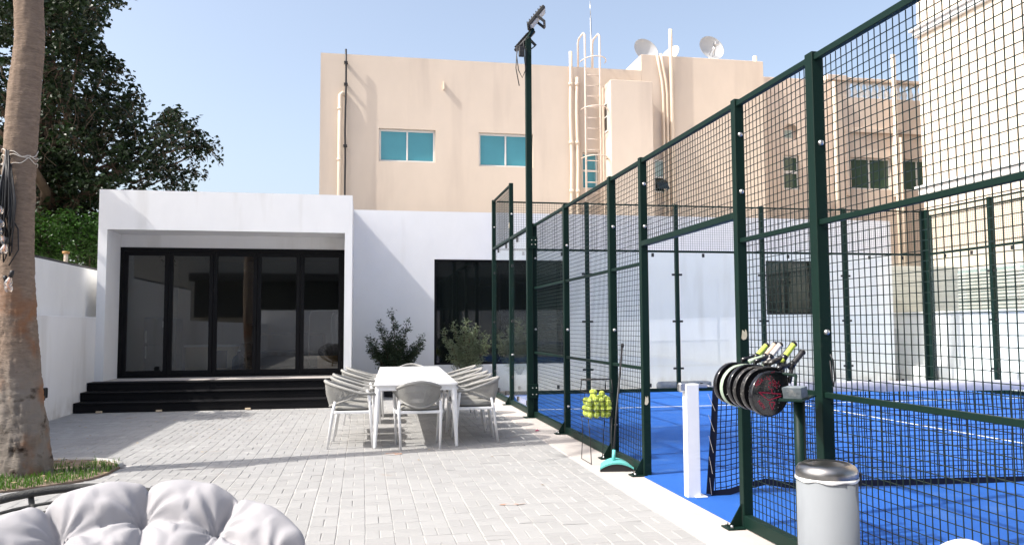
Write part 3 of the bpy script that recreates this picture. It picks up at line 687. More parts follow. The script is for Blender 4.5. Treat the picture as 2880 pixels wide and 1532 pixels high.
ef = thing('court_end_fence', (7.6, ENDY, 0), 'glass end wall of the court with green posts and mesh above', 'fence')
r = Run(ef, 'x', ENDY+.06, -1)
EX = [2.64,4.62,6.62,8.62,10.62,12.60]
for i, x in enumerate(EX):
    if i: r.post(x, 4.02, .04, (), False)
    if 0 < i < 5: r.clips(x)
for a, b in zip(EX, EX[1:]):
    ua, ub = a+.06, b-.041
    r.rail(ua, ub, .045, .08, .0, .06, 'bottom_rail'); r.rail(ua, ub, 3.0, .045, .0, .055); r.rail(ua, ub, 3.99, .03, .01, .045, 'top_rail')
    r.glass(ua+.01, ub-.01, .09, 2.975); r.topclips([ua+.55, ub-.5]); r.topclips([ua+.45, ub-.6], .16); r.mesh(ua, ub, 3.02, 3.97)
gf = thing('court_far_side_fence', (CX1+.04, 10, 0), 'glass and mesh court fence on the cream house side', 'fence')
r = Run(gf, 'y', CX1+.08, -1)
for d, h in ((10,4.02),(8,4.02),(6,4.02),(4,3.02),(2,3.02),(1,3.02),(-1,3.02)): r.post(st[d] if d < 10 else st[10]-.13, h, .04, (), False)
for a, b in ((6,8),(8,10)):
    ua, ub = st[a]+.041, st[b]-(.041 if b < 10 else .171)
    r.rail(ua, ub, .052, .085, .0, .06, 'bottom_rail'); r.rail(ua, ub, 3.0, .05, .0, .06); r.glass(ua+.01, ub-.01, .10, 2.974); r.topclips([ua+.5, ub-.5]); r.clips(st[a]); r.rail(ua, ub, 3.99, .035, .01, .045, 'top_rail'); r.mesh(ua, ub, 3.03, 3.97)
for a, b in ((4,6),(2,4),(1,2)):
    ua, ub = st[a]+.041, st[b]-.041
    r.rail(ua, ub, .052, .085, .0, .06, 'bottom_rail'); r.rail(ua, ub, 2.985, .04, .01, .05, 'top_rail'); r.rail(ua, ub, 2.0, .03, .01, .045); r.rail(ua, ub, 1.0, .03, .01, .045); r.mesh(ua, ub, .09, 2.97)
# chain link fence outside
T = thing('chain_link_fence', (13.4, 15, 0), 'chain link fence on thin green posts beyond the far glass', 'fence')
for y in (16.75, 13.6, 10.4): MB().cyl((13.2,y,0),(13.2,y,4.0),.035,10).build('post', green, T)
MB().cyl((13.2,10.4,3.97),(13.2,16.75,3.97),.022,8).build('top_rail', green, T)
mb = MB(); s_ = .075; H0, H1 = 1.75, 3.95
for sg in (1,-1):
    n = int((6.3+(H1-H0))/s_)
    for k in range(n):
        a = 10.45-(H1-H0)+k*s_*1.0; pts = []
        y0, y1 = a, a+(H1-H0); z0, z1 = (H0, H1) if sg > 0 else (H1, H0)
        t0 = max(0, (10.45-y0)/(y1-y0)); t1 = min(1, (16.7-y0)/(y1-y0))
        if t1-t0 < .02: continue
        mb.tube([(13.2+.003*sg, y0+(y1-y0)*t, z0+(z1-z0)*t) for t in (t0,t1)], .0016, 4, cap=False)
mb.build('link_mesh', steel, T, recalc=False)

# lamp mast
LM = thing('floodlight_mast', (2.54, 12.24, 0), 'tall dark green mast with two tilted floodlights above the fence', 'floodlight')
MB().box(2.498,2.59,12.19,12.28,.012,5.98,.005).build('pole', green, LM)
MB().box(2.44,2.60,12.13,12.34,.002,.012,.002).build('base_plate', green, LM)
MB().box(2.49,2.66,12.175,12.189,.30,.52,.003).build('bracket', green, LM); MB().box(2.49,2.66,12.175,12.189,2.62,2.80,.003).build('bracket', green, LM)
for x in (2.57,2.63):
    for z in (.36,.46,2.68,2.75): b = MB(); dome(b, (x,12.174,z), (0,-1,0), .009); b.build('bolt', steel, LM)
MB().tube([(2.50,12.32,5.90),(2.545,12.22,5.99),(2.60,12.10,6.10)], .028, 4).build('cross_arm', green, LM)
def flood(c, tilt, yaw, lx, lz):
    Mx = Matrix.Translation(c)@Matrix.Rotation(yaw,4,'Z')@Matrix.Rotation(tilt,4,'Y')
    o = MB().box(-lx/2,lx/2,-.13,.13,-.03,.03,.012).xf(Mx).build('floodlight', rubber, LM)
    MB().box(-lx/2+.025,lx/2-.025,-.11,.11,-.036,-.031).xf(Mx).build('lens', shutterm, o)
    f = MB()
    for k in range(7): f.box(-lx/2+.04+k*(lx-.08)/6-.004,-lx/2+.04+k*(lx-.08)/6+.004,-.10,.10,.031,.055)
    f.xf(Mx).build('heat_sink', rubber, o)
    MB().box(-.02,.02,-.15,-.131,-.16,.01).box(-.02,.02,.131,.15,-.16,.01).box(-.02,.02,-.15,.15,-.175,-.161).xf(Mx).build('yoke', rubber, o)
flood((2.64,12.05,6.25), R(-50), R(-14), .40, .3); flood((2.515,12.36,5.99), R(-50), R(12), .38, .3)
c = MB()
c.tube([(2.40,12.3,5.9),(2.36,12.25,5.7),(2.38,12.2,5.45),(2.44,12.2,5.33),(2.49,12.18,5.45),(2.5,12.17,5.8)], .008, 6); c.tube([(2.38,12.3,5.88),(2.35,12.26,5.5),(2.39,12.2,5.2)], .008, 6); c.tube([(2.55,12.15,5.98),(2.45,12.15,5.9),(2.47,12.16,5.6),(2.5,12.18,5.4)], .007, 6)
c.build('power_cable', cordm, LM); MB().box(2.38,2.47,12.14,12.2,5.66,5.82,.01).build('driver_box', rubber, LM)

# ---- net and white net post
T = thing('net_post', (2.655, NETY, 0), 'white square net post at the court gate', 'net post')
MB().box(2.60,2.715,NETY-.04,NETY+.04,.0,.925,.006).build('post', whitem, T)
MB().box(2.55,2.63,NETY-.03,NETY+.03,.86,.935,.012).build('pulley_bracket', steel, T); MB().box(2.716,2.80,NETY-.02,NETY+.02,.89,.92,.006).build('cable_clamp', steel, T)
MB().box(2.66,2.76,NETY-.07,NETY+.07,.011,.02,.002).build('foot_plate', whitem, T)
T = thing('court_net', (7.6, NETY, 0), 'black court net with pale top tape across the blue turf', 'net')
x0n, x1n, nn = 2.86, 12.55, 210; rows = 19
def ntop(x): return .90-.035*math.sin(math.pi*(x-x0n)/(x1n-x0n))
def nbot(x): return .03+.075*math.exp(-((x-3.28)/.22)**2)+.02*math.exp(-((x-3.9)/.5)**2)+.012*math.sin(x*1.7)
def npt(x, t):
    e = math.exp(-(x-x0n)/.35)
    z = nbot(x)+(ntop(x)-nbot(x))*t; sag = -.035*math.sin(math.pi*t)*math.sin((x-x0n)*1.1)*.6
    return (x+.03*e*(t-.5)-.02*math.sin(math.pi*t)*e, NETY+.02*noise.noise((x*1.2,t*2,3))+.01, z-.02*e*math.sin(math.pi*t*1.0)+sag*.25*e)
mb = MB()
for k in range(nn+1):
    x = x0n+.02+(x1n-x0n-.02)*k/nn; mb.tube([npt(x+.004*noise.noise((k*.9,q*1.1,2)), q/7) for q in range(8)], .0040, 4, cap=False)
for q in range(1, rows):
    mb.tube([npt(x0n+.02+(x1n-x0n-.02)*k/110, q/rows+.004*noise.noise((k*.8,q*.9,8))) for k in range(111)], .0040, 4, cap=False)
mb.build('net_mesh', netm, T, recalc=False)
MB().prism([(2.775,.03),(2.835,.02),(2.875,.50),(2.90,.88),(2.85,.885),(2.83,.62)], lambda a, b: (a, NETY-.012, b), lambda a, b: (a, NETY-.002, b)).build('side_band', netm, T)
bb = MB()
for a in range(60):
    xa, xb = x0n-.04+(x1n-x0n+.04)*a/60, x0n-.04+(x1n-x0n+.04)*(a+1)/60
    bb.add([(xa,NETY-.006,nbot(xa)-.022),(xb,NETY-.006,nbot(xb)-.022),(xb,NETY-.006,nbot(xb)+.03),(xa,NETY-.006,nbot(xa)+.03),(xa,NETY+.0,nbot(xa)-.022),(xb,NETY+.0,nbot(xb)-.022),(xb,NETY+.0,nbot(xb)+.03),(xa,NETY+.0,nbot(xa)+.03)], [(0,1,2,3),(5,4,7,6),(0,4,5,1),(3,2,6,7)])
bb.build('bottom_band', netm, T)
tp = MB(); N_ = 120; V = []; Fs = []
for a in range(N_+1):
    x = 3.50+(x1n-3.50)*a/N_; z = ntop(x)
    for dy, dz in ((-.012,-.055),(-.016,-.02),(-.012,.02),(0,.032),(.012,.02),(.016,-.02),(.012,-.055)):
        V.append((x, NETY+.01+dy+.004*noise.noise((x*4,dz*9,1)), z+dz+.007*noise.noise((x*3,dz*20,5))))
for a in range(N_):
    for k in range(6): Fs.append((a*7+k, a*7+7+k, a*7+8+k, a*7+k+1))
tp.add(V, Fs, True); tp.build('top_tape', tapem, T, recalc=False)
MB().tube([(2.80,NETY,.905),(2.88,NETY+.005,.895),(3.52,NETY+.01,.895)], .006, 6).build('tension_cable', steel, T)
cd_ = MB()
for k in range(5): cd_.tube([(2.80,NETY-.02,.84-.17*k),(2.862-.012*k,NETY-.018,.70-.17*k)], .002, 4)
cd_.build('lacing', twine, T)
o = MB().tube([(6.30+.12*k,16.62+.03*math.sin(k),.105) for k in range(11)], [.09,.10,.10,.105,.10,.10,.10,.105,.10,.10,.085], 12).build('rolled_mat', matgrey, None, origin=(6.9,16.6,0)); tag(o, 'rolled grey mat lying behind the glass end wall', 'mat')

# ================================================================== DINING SET
TT = thing('dining_table', (.685, 11.55, 0), 'long white outdoor dining table with tapered legs', 'table', rz=-.036)
L2, W2, ZT = 2.05, .49, .745
top = MB(); n = 6; poly = []
for cx, cy, a0 in ((W2-.05,L2-.05,0),(-W2+.05,L2-.05,90),(-W2+.05,-L2+.05,180),(W2-.05,-L2+.05,270)):
    for k in range(n+1): poly.append((cx+.05*math.cos(R(a0+90*k/n)), cy+.05*math.sin(R(a0+90*k/n))))
def ring(s_, z): return [(x*(1-s_/W2), y*(1-s_/L2), z) for x, y in poly]
rings = [ring(.006,ZT-.026), ring(0,ZT-.021), ring(0,ZT-.006), ring(.005,ZT-.001), ring(.010,ZT)]; V = sum(rings, []); K = len(poly); Fs = [tuple(range(K))[::-1], tuple(4*K+k for k in range(K))]
for l in range(4):
    for k in range(K): Fs.append((l*K+k, l*K+(k+1)%K, l*K+K+(k+1)%K, l*K+K+k))
top.add(V, Fs).build('table_top', tabletop_m, TT, local=True)
ap = MB(); a_ = .03
ap.box(-W2+a_,W2-a_,-L2+a_,-L2+a_+.025,ZT-.085,ZT-.027,.003).box(-W2+a_,W2-a_,L2-a_-.025,L2-a_,ZT-.085,ZT-.027,.003).box(-W2+a_,-W2+a_+.025,-L2+a_+.026,L2-a_-.026,ZT-.085,ZT-.027,.003).box(W2-a_-.025,W2-a_,-L2+a_+.026,L2-a_-.026,ZT-.085,ZT-.027,.003)
ap.build('apron', whitem, TT, local=True)
for sx in (-1,1):
    for sy in (-1,1):
        MB().tube([(sx*(W2-.012),sy*(L2-.02),.0),(sx*(W2-.014),sy*(L2-.025),.012),(sx*(W2-.045),sy*(L2-.06),ZT-.10),(sx*(W2-.055),sy*(L2-.07),ZT-.028)], [.016,.019,.038,.040], 10).build('leg', whitem, TT, local=True)
def make_chair(name, label, mr, mc, mf, group, cat='chair'):
    T = thing(name, (0,0,0), label, cat, group)
    # local: front is +y
    def rim(t, hi):      # t -1..1 from one arm to the other round the back
        a = t*math.pi*.5*1.18; x = .285*math.sin(a)/math.sin(min(abs(a),math.pi/2)) if False else .29*math.sin(a)
        y = .16-.45*math.cos(a); e = max(0, 1-(abs(t)/.80)**1.55)
        out = (1.0 if hi else .86)
        z = (.635+.135*e) if hi else (.622-.150*e)
        return Vector((x*(out+(1-out)*abs(t)**3), (y-.02 if hi else y*(1)+.035*e), z))
    N = 28
    MB().tube([rim(-1+2*k/N, True) for k in range(N+1)], [.011+.009*(1-abs(-1+2*k/N)**4) for k in range(N+1)], 8).build('top_rail', mr, T, local=True)
    MB().tube([rim(-1+2*k/N, False) for k in range(N+1)], [.010+.004*(1-abs(-1+2*k/N)**4) for k in range(N+1)], 8).build('lower_rail', mr, T, local=True)
    rp = MB(); nr = 64
    for k in range(nr+1):
        t = -.78+1.56*k/nr; a, b = rim(t, True), rim(t, False); m_ = (a+b)/2+Vector((math.sin(t*1.8)*.012, -.014*math.cos(t*1.8), 0))
        rp.tube([a, m_, b], .0056, 5, cap=False)
    rp.build('rope_back', mr, T, local=True, recalc=False)
    for s_ in (-1,1):
        f = Vector((s_*.245,.245,0)); MB().tube([f, (s_*.268,.215,.45), (s_*.275,.20,.60), (s_*.268,.175,.632)], [.014,.019,.019,.015], 8).build('leg', mf, T, local=True)
        MB().tube([(s_*.225,-.275,0),(s_*.243,-.215,.43),(s_*.238,-.19,.545)], [.014,.019,.016], 8).build('leg', mf, T, local=True)
        MB().box(s_*.262-.013,s_*.262+.013,-.20,.21,.405,.437,.005).build('side_rail', mf, T, local=True)
    MB().box(-.25,.25,.205,.235,.405,.437,.005).box(-.235,.235,-.225,-.195,.405,.437,.005).build('cross_rail', mf, T, local=True)
    MB().box(-.247,.247,-.195,.205,.420,.434,.003).build('seat', mr, T, local=True)
    # cushion: pillowed rounded square
    V = []; Fs = []; n = 14
    def cp_(i, j, sg):
        u, v = -1+2*i/n, -1+2*j/n; q = max(0, (1-u**6)*(1-v**6)); x = u*.235*(1-.10*v*v*abs(u)); y = v*.225*(1-.10*u*u*abs(v))
        return (x, y+.01, .463+sg*(.006+.024*q**.35)+.003*noise.noise((u*3,v*3,sg)))
    for sg in (1,-1):
        o_ = len(V); V += [cp_(i,j,sg) for i in range(n+1) for j in range(n+1)]
        for i in range(n):
            for j in range(n):
                q = (o_+i*(n+1)+j, o_+(i+1)*(n+1)+j, o_+(i+1)*(n+1)+j+1, o_+i*(n+1)+j+1); Fs.append(q if sg > 0 else q[::-1])
    e = [i*(n+1) for i in range(n+1)]+[n*(n+1)+j for j in range(1,n+1)]+[i*(n+1)+n for i in range(n-1,-1,-1)]+[j for j in range(n-1,0,-1)]; S_ = (n+1)**2
    for k in range(len(e)): a, b = e[k], e[(k+1)%len(e)]; Fs.append((a, b, b+S_, a+S_))
    MB().add(V, Fs, True).build('cushion', mc, T, local=True)
    return T
chair0 = make_chair('dining_chair', 'grey rope dining chair at the near end, its back to the camera', rope, cush, whitem, 'rope chairs around the white table')
chair0.location = (.645, 9.615, 0); chair0.rotation_euler.z = R(1)
ordn = ['nearest the camera', 'second from the near end', 'third from the near end', 'fourth from the near end', 'last before the far end']
rc = random.Random(11)
def place(x, y, rz, lab):
    c = copy_tree(chair0); c.location = (x, y, 0); c.rotation_euler.z = rz; c['label'] = lab
for k, y in enumerate((9.83,10.47,11.12,12.15,13.0)):
    place(-.135+.036*(y-9.8)+rc.uniform(-.02,.03)*(k > 0)+(.06 if k > 2 else 0), y, R(-90+rc.uniform(-5,5)), 'grey rope chair on the pavilion side of the table, '+ordn[k])
for k, y in enumerate((9.96,10.56,11.3,12.1,12.95)):
    place(1.345+.036*(y-9.8)+rc.uniform(-.02,.03)*(k > 0), y, R(90+rc.uniform(-5,5)), 'grey rope chair on the court side of the table, '+ordn[k])
place(.80, 13.55, R(180), 'grey rope chair at the far end of the white table')
T = thing('low_bench', (1.66, 1.95, 0), 'low white bench out of view under the pale cushion', 'bench')
MB().box(1.30,2.02,1.72,2.16,.355,.396,.008).build('seat', whitem, T)
for x in (1.34,1.98):
    for y in (1.76,2.12): MB().box(x-.02,x+.02,y-.02,y+.02,.001,.354,.004).build('leg', whitem, T)
V = []; Fs = []; n1, n2 = 32, 20
for i in range(n1):
    for j in range(n2+1):
        a, b = 2*math.pi*i/n1, -math.pi/2+math.pi*j/n2; cx_, sz_ = math.cos(b), math.sin(b)
        V.append((1.605+.155*cx_*math.cos(a)+.03*sz_, 2.0+.07*cx_*math.sin(a), .603+.205*(abs(sz_)**.9)*(1 if sz_ > 0 else -1)))
for i in range(n1):
    for j in range(n2): Fs.append((i*(n2+1)+j, ((i+1)%n1)*(n2+1)+j, ((i+1)%n1)*(n2+1)+j+1, i*(n2+1)+j+1))
o = MB().add(V, Fs, True).build('scatter_cushion', M('white_woven_fabric',(.62,.61,.59),.95,var=.12,scale=140,bump=.5,bscale=260), None, origin=(1.61,2.0,.40)); tag(o, 'pale woven cushion just showing at the bottom edge right of the bin', 'cushion')

# ================================================================== SHRUBS
def leaves(mb, rnd, c, n, rad, size, droop=.3, squash=1.0, shell=.0, wide=.42):
    for _ in range(n):
        while True:
            d = Vector((rnd.uniform(-1,1), rnd.uniform(-1,1), rnd.uniform(-1,1)))
            if shell <= d.length <= 1: break
        p = Vector(c)+Vector((d.x*rad, d.y*rad, d.z*rad*squash)); L = size*rnd.uniform(.6,1.25)
        a = rnd.uniform(0, 6.283); ax = Vector((math.cos(a), math.sin(a), rnd.uniform(-.9,.5)-droop)).normalized()
        sd = ax.cross(Vector((rnd.uniform(-1,1), rnd.uniform(-1,1), 1)))
        if sd.length < .05: continue
        sd.normalize(); up = sd.cross(ax); w_ = L*wide
        mb.add([p, p+ax*L*.35+sd*w_*.5+up*L*.06, p+ax*L, p+ax*L*.35-sd*w_*.5+up*L*.06, p+ax*L*.5-up*L*.03], [(0,1,4),(1,2,4),(2,3,4),(3,0,4)])
def shrub(name, loc, label, lm, seed, stems, n, lsize, wide, potm=pot):
    rn = random.Random(seed); T = thing(name, loc, label, 'shrub')
    pt = thing('planter', loc, 'round planter holding the '+label.split(' shrub')[0]+' shrub', 'planter')
    MB().lathe([(0,.002),(.20,.002),(.26,.40),(.27,.42),(.24,.42),(.22,.36),(0,.36)], loc, 24).build('pot', potm, pt)
    MB().lathe([(0,.365),(.225,.365),(0,.37)], loc, 20).build('soil', earth, pt)
    b = MB(); l = MB()
    for h, sx, sy, bend in stems:
        pts = []
        for q in range(7):
            t = q/6; pts.append(Vector((loc[0]+sx*t**bend+.02*rn.uniform(-1,1)*t, loc[1]+sy*t, .36+(h-.36)*t)))
        b.tube(pts, [.011*(1-.75*k/6)+.0015 for k in range(7)], 5)
        for q in range(2, 7):
            t = q/6; p = pts[q]; k = int(n*(.35+.65*math.sin(math.pi*min(1,t*.85))))
            leaves(l, rn, p, k, .17*(1.12-t)+.025, lsize, -.2, 1.0, 0, wide)
            for _ in range(2):
                e = p+Vector((rn.uniform(-.2,.2)*(1.15-t), rn.uniform(-.2,.2)*(1.15-t), rn.uniform(.02,.16))); b.tube([pts[q-1], (pts[q-1]+e)/2+Vector((0,0,-.01)), e], [.005,.004,.002], 4); leaves(l, rn, e, int(k*.55), .085, lsize, -.3, 1.0, 0, wide)
    b.build('stem', wood, T); l.build('foliage', lm, T, recalc=False)
shrub('olive_shrub', (.62,16.55,0), 'dark leafy shrub behind the table in front of the white wall', leafo, 5,
      [(1.58,-.02,.0,1),(1.36,-.28,.05,1.3),(1.34,.24,-.05,1.3),(1.08,-.50,.0,1.2),(1.05,.52,.05,1.2),(1.0,.2,.15,1),(1.0,-.2,-.12,1),(.95,.52,-.1,1),(.92,-.50,-.1,1),(1.1,.08,-.2,1),(1.12,-.1,.1,1),(.85,-.35,.1,1),(.85,.35,.1,1),(.8,0,-.2,1)], 78, .060, .42, potd)
shrub('pale_shrub', (2.06,16.5,0), 'pale silvery shrub with bare lower stems before the dark window', leafp, 8,
      [(1.38,.0,.0,1),(1.34,-.2,.05,1.3),(1.30,.22,-.05,1.3),(1.15,-.42,.0,1.2),(1.12,.42,.05,1.2),(1.1,.2,.15,1),(1.0,-.3,-.12,1),(1.0,.45,-.1,1),(.95,-.1,.1,1),(1.2,.1,-.1,1),(.9,.3,.0,1)], 70, .062, .30)

# ================================================================== FICUS TREE and sunlit shrub behind the left wall
FT = thing('ficus_tree', (-6.9, 19.2, 0), 'large dark leafy tree overhanging the wall left of the pavilion', 'tree')
clumps = [(-7.3,18.21,7.86,.86),(-6.16,17.81,7.95,.75),(-6.06,18.69,8.48,.42),(-6.33,17.96,6.89,.85),(-5.87,17.7,7.25,.44),(-7.29,18.7,6.37,1.02),(-5.91,20.25,7.51,.28),(-5.57,19.9,6.84,.44),(-6.27,19.8,6.63,.79),(-6.13,18.17,5.5,.86),(-5.54,19.11,5.84,.66),(-5.0,18.33,5.93,.41),(-4.74,18.02,5.09,.54),(-4.14,17.82,5.67,.37),(-4.37,18.14,5.39,.41),(-4.25,20.28,5.88,.45),(-3.74,19.99,5.69,.28),(-4.3,19.92,5.13,.49),(-4.87,19.9,4.96,.49),(-5.14,18.08,4.66,.63),(-5.88,18.43,4.7,.73),(-6.84,19.38,4.76,.87),(-7.62,19.7,5.07,.88),(-7.3,20.06,3.85,.7),(-6.57,20.14,4.16,.6),(-7.13,17.76,3.56,.62),(-3.97,19.32,5.95,.29),(-4.46,19.52,6.31,.21),(-5.68,19.02,7.4,.17)]
rt = random.Random(21)
for k in range(26):   # the crown's unseen body: behind, above and left of the frame
    clumps.append((rt.uniform(-11.5,-6.6), rt.uniform(18.2,24), rt.uniform(4.2,10.5), rt.uniform(.8,1.3)))
for k in range(6): clumps.append((rt.uniform(-7.4,-6.4), rt.uniform(17.6,20.5), rt.uniform(8.2,10), .8))
for k in range(16): clumps.append((rt.uniform(-9.5,-4.9), rt.uniform(19.2,21.5), rt.uniform(2.2,4.2), rt.uniform(.6,.9)))
for k in range(3): clumps.append((rt.uniform(-6.9,-6.4), rt.uniform(14.9,15.3), rt.uniform(5.5,6.1), .26))
for k in range(4): clumps.append((rt.uniform(-6.7,-6.0), rt.uniform(12.6,13.3), rt.uniform(3.9,4.8), .33))
bl = MB(); lf = MB()
bl.tube([(-7.4,19.6,-.05),(-7.3,19.5,1.0),(-7.2,19.4,2.2),(-7.0,19.2,3.4),(-7.0,19.2,4.8),(-7.3,19.3,6.6),(-7.5,19.6,8.6)], [.42,.36,.32,.30,.24,.17,.08], 12)
hub = Vector((-7.0,19.2,3.6))
bl.tube([hub,(-6.3,18.8,4.05),(-5.57,18.5,4.6),(-4.86,18.5,5.06),(-4.34,18.6,5.65),(-3.9,18.9,5.85)], [.16,.12,.085,.06,.035,.012], 8)
bl.tube([(-4.86,18.5,5.06),(-4.5,19.2,5.4),(-4.1,19.8,5.7),(-3.75,20.0,5.75)], [.05,.035,.02,.008], 6)
bl.tube([hub,(-6.6,18.2,4.3),(-6.5,17.0,4.7),(-6.4,15.0,4.6),(-6.3,13.0,4.4)], [.14,.10,.07,.05,.015], 8)
for c in clumps:
    C_ = Vector(c[:3]); r_ = c[3]
    if rt.random() < .8:
        m_ = hub.lerp(C_, .55)+Vector((rt.uniform(-.3,.3), rt.uniform(-.3,.3), rt.uniform(-.1,.5))); s0 = hub.lerp(Vector((-7.2,19.4,6)), rt.random()*.8)
        bl.tube([s0, s0.lerp(m_, .5)+Vector((0,0,.1)), m_, m_.lerp(C_,.6), C_], [.07,.05,.035,.022,.008], 6)
    for k in range(5):
        e = C_+Vector((rt.uniform(-1,1), rt.uniform(-1,1), rt.uniform(-.7,.9)))*r_*.85; bl.tube([C_, C_.lerp(e,.5)+Vector((0,0,.05)), e], [.014,.009,.004], 4)
    vis = c[0] > -8.2 and c[1] < 20.7
    nl = int((1150 if vis else 500)*r_**1.9)+60
    if vis:
        for k in range(7):
            d = Vector((rt.gauss(0,1), rt.gauss(0,1), rt.gauss(0,1))).normalized()*r_*rt.uniform(1.0,1.35); e = C_+d; bl.tube([C_+d*.5, C_+d*.8+Vector((0,0,.03)), e], [.010,.007,.003], 4); leaves(lf, rt, e, 9, .13, .115, .3, .9, 0, .72)
    # leaves in small sprays so that gaps of sky stay open
    ns = max(6, int(nl/16))
    for k in range(ns):
        while True:
            d = Vector((rt.uniform(-1,1), rt.uniform(-1,1), rt.uniform(-1,1)))
            if d.length < 1: break
        leaves(lf, rt, C_+d*r_*1.02, 16 if vis else 14, .20 if r_ > .3 else .13, .125 if vis else .2, .35, .8, 0, .72)
bl.build('trunk', wood, FT); lf.build('crown', leafd, FT, recalc=False)
v = MB(); 
for k in range(26):
    x, y, z = rt.uniform(-6.9,-5.6), rt.uniform(17.6,18.4), rt.uniform(5.2,6.8); v.tube([(x+.08*q*rt.uniform(-.4,.6), y, z-.16*q) for q in range(6)], .006, 4)
v.build('aerial_root', wood, FT)
SB = thing('sunlit_shrub', (-6.3, 18.3, 0), 'bright green sunlit shrub below the dark tree behind the wall', 'shrub')
lb = MB(); sb_ = MB()
for k in range(80):
    x, y = rt.uniform(-7.6,-4.9), rt.uniform(17.2,18.6); z = 2.2+1.55*(1-((x+6.2)/1.9)**2*.5)*rt.uniform(.35,1)
    leaves(lb, rt, (x,y,z), 130, .34, .085, .1, .8, 0, .55)
for k in range(9): sb_.tube([(-6.3+.1*k-.4,18.2,0),(-6.6+.18*k,18.1,1.6),(-7.0+.28*k,17.9,3.2)], [.05,.035,.01], 6)
sb_.build('stem', wood, SB); lb.build('foliage', leafb, SB, recalc=False)

# ================================================================== PALM
PT = thing('palm_tree', (-3.16, 8.5, 0), 'tall palm trunk with peeling lower bark at the left edge', 'palm tree')
ctrl = [(0,-3.165,.252),(.12,-3.172,.240),(.35,-3.19,.222),(.74,-3.232,.198),(1.1,-3.27,.186),(1.5,-3.303,.176),(2.28,-3.329,.166),(3.06,-3.327,.164),(3.66,-3.312,.162),(4.26,-3.282,.153),(4.67,-3.30,.150),(5.8,-3.33,.148),(7.0,-3.35,.150),(7.7,-3.36,.16)]
def pal(z):
    for (a, xa, ra), (b, xb, rb_) in zip(ctrl, ctrl[1:]):
        if a <= z <= b: t = (z-a)/(b-a); t = t*t*(3-2*t)*.5+t*.5; return xa+(xb-xa)*t, (ra+(rb_-ra)*t)*.885
    return ctrl[-1][1:]
V = []; Fs = []; n = 72; zs = [-.03+.018*k for k in range(120)]+[2.12+.026*k for k in range(215)]
for z in zs:
    x, r_ = pal(max(0,z)); rg_ = .0026*noise.noise((0,0,z*26))+.0022*noise.noise((3,0,z*61))
    for k in range(n):
        a = 2*math.pi*k/n; ca, sa = math.cos(a), math.sin(a)
        d = .010*noise.noise((ca*1.3, sa*1.3, z*1.1))+.006*noise.noise((ca*3, sa*3, z*5))+.0045*noise.noise((ca*1.6, sa*1.6, z*21))+.003*noise.noise((ca*5, sa*5, z*40))+(.008*noise.noise((ca*11, sa*11, z*2.2))*max(0, min(1, 1.6-z)))+rg_*(1+noise.noise((ca*2,sa*2,z*3)))
        if z < 1.9:
            f_ = min(1, (1.9-z)/.5); pz = noise.noise((ca*1.9+4, sa*1.9, z*1.7)); d += f_*(.012*(1 if pz > .08 else 0)+.007*noise.noise((ca*6, sa*6, z*5))+.005*noise.noise((ca*14, sa*14, z*9)))
        if z < .75:
            h = noise.noise((ca*2.2+9, sa*2.2, z*3.2)); d += -.045*max(0, h-.22)*min(1,(.75-z)/.3)*2+.012*noise.noise((ca*9, sa*9, z*12))
        V.append((x+(r_+d)*ca, 8.5+(r_+d)*sa, z))
for i in range(len(zs)-1):
    for k in range(n): Fs.append((i*n+k, i*n+(k+1)%n, (i+1)*n+(k+1)%n, (i+1)*n+k))
MB().add(V, Fs, True).build('trunk', bark, PT, recalc=False)
fr = MB(); rp_ = random.Random(5)
for k in range(30):
    a = k*2.399+rp_.uniform(-.2,.2); el = R(70-100*(k/30)); Lf = rp_.uniform(1.5,2.0); p0 = Vector((-3.36,8.5,7.6)); pts = []
    for q in range(9):
        t = q/8; rr = Lf*t*math.cos(el*(1-.3*t)); pts.append(p0+Vector((math.cos(a)*rr, math.sin(a)*rr, Lf*t*math.sin(el)-.75*t*t*Lf*.6)))
    fr.tube(pts, [.022*(1-.8*q/8) for q in range(9)], 4)
    for q in range(4, 33):
        t = q/33; i_ = min(7, int(t*8)); p = pts[i_].lerp(pts[i_+1], t*8-i_); tg = (pts[i_+1]-pts[i_]).normalized(); sd = tg.cross(Vector((0,0,1))).normalized()
        for s_ in (-1,1):
            l_ = .42*math.sin(math.pi*min(1,.15+t*.9)); e = p+(sd*s_*.8+tg*.6+Vector((0,0,-.28))).normalized()*l_; wv = tg*.016
            fr.add([p-wv, p+wv, e], [(0,1,2)])
fr.build('crown', leafpalm, PT, recalc=False)
tw = MB(); x_, r_ = pal(3.08)
for ph, dz in ((0,0),(.5,.10),(1.1,-.06)):
    tw.tube([(x_+(r_+.006)*math.cos(a), 8.5+(r_+.006)*math.sin(a), 3.07+dz*math.sin(a*1.0+ph)+.012*math.sin(a*7)) for a in [2*math.pi*k/40 for k in range(40)]], .005, 5, closed=True)
tw.build('twine_binding', twine, PT)
SLt = thing('string_lights', (-3.46, 8.27, 1.9), 'bundle of string lights with clear bulbs tied to the palm', 'string lights')
cb = MB(); rs = random.Random(9); sx0, sy0 = -3.36, 8.325
for k in range(22):
    xo, yo = rs.uniform(-.09,.07), rs.uniform(-.07,.0); zb = rs.uniform(1.95,2.55); wv = rs.uniform(.02,.055)
    cb.tube([(sx0+rs.uniform(-.02,.02), sy0-.01, 3.06+rs.uniform(-.04,.06)),(sx0+xo*.6,sy0+yo*.7,2.8),(sx0+xo,sy0+yo,2.45),(sx0+xo+wv*.5,sy0+yo,zb),(sx0+xo+wv,sy0+yo-.01,zb+.05),(sx0+xo+wv*1.1,sy0+yo*.8,2.6),(sx0+xo*.5,sy0-.01,2.98)], .0065, 6)
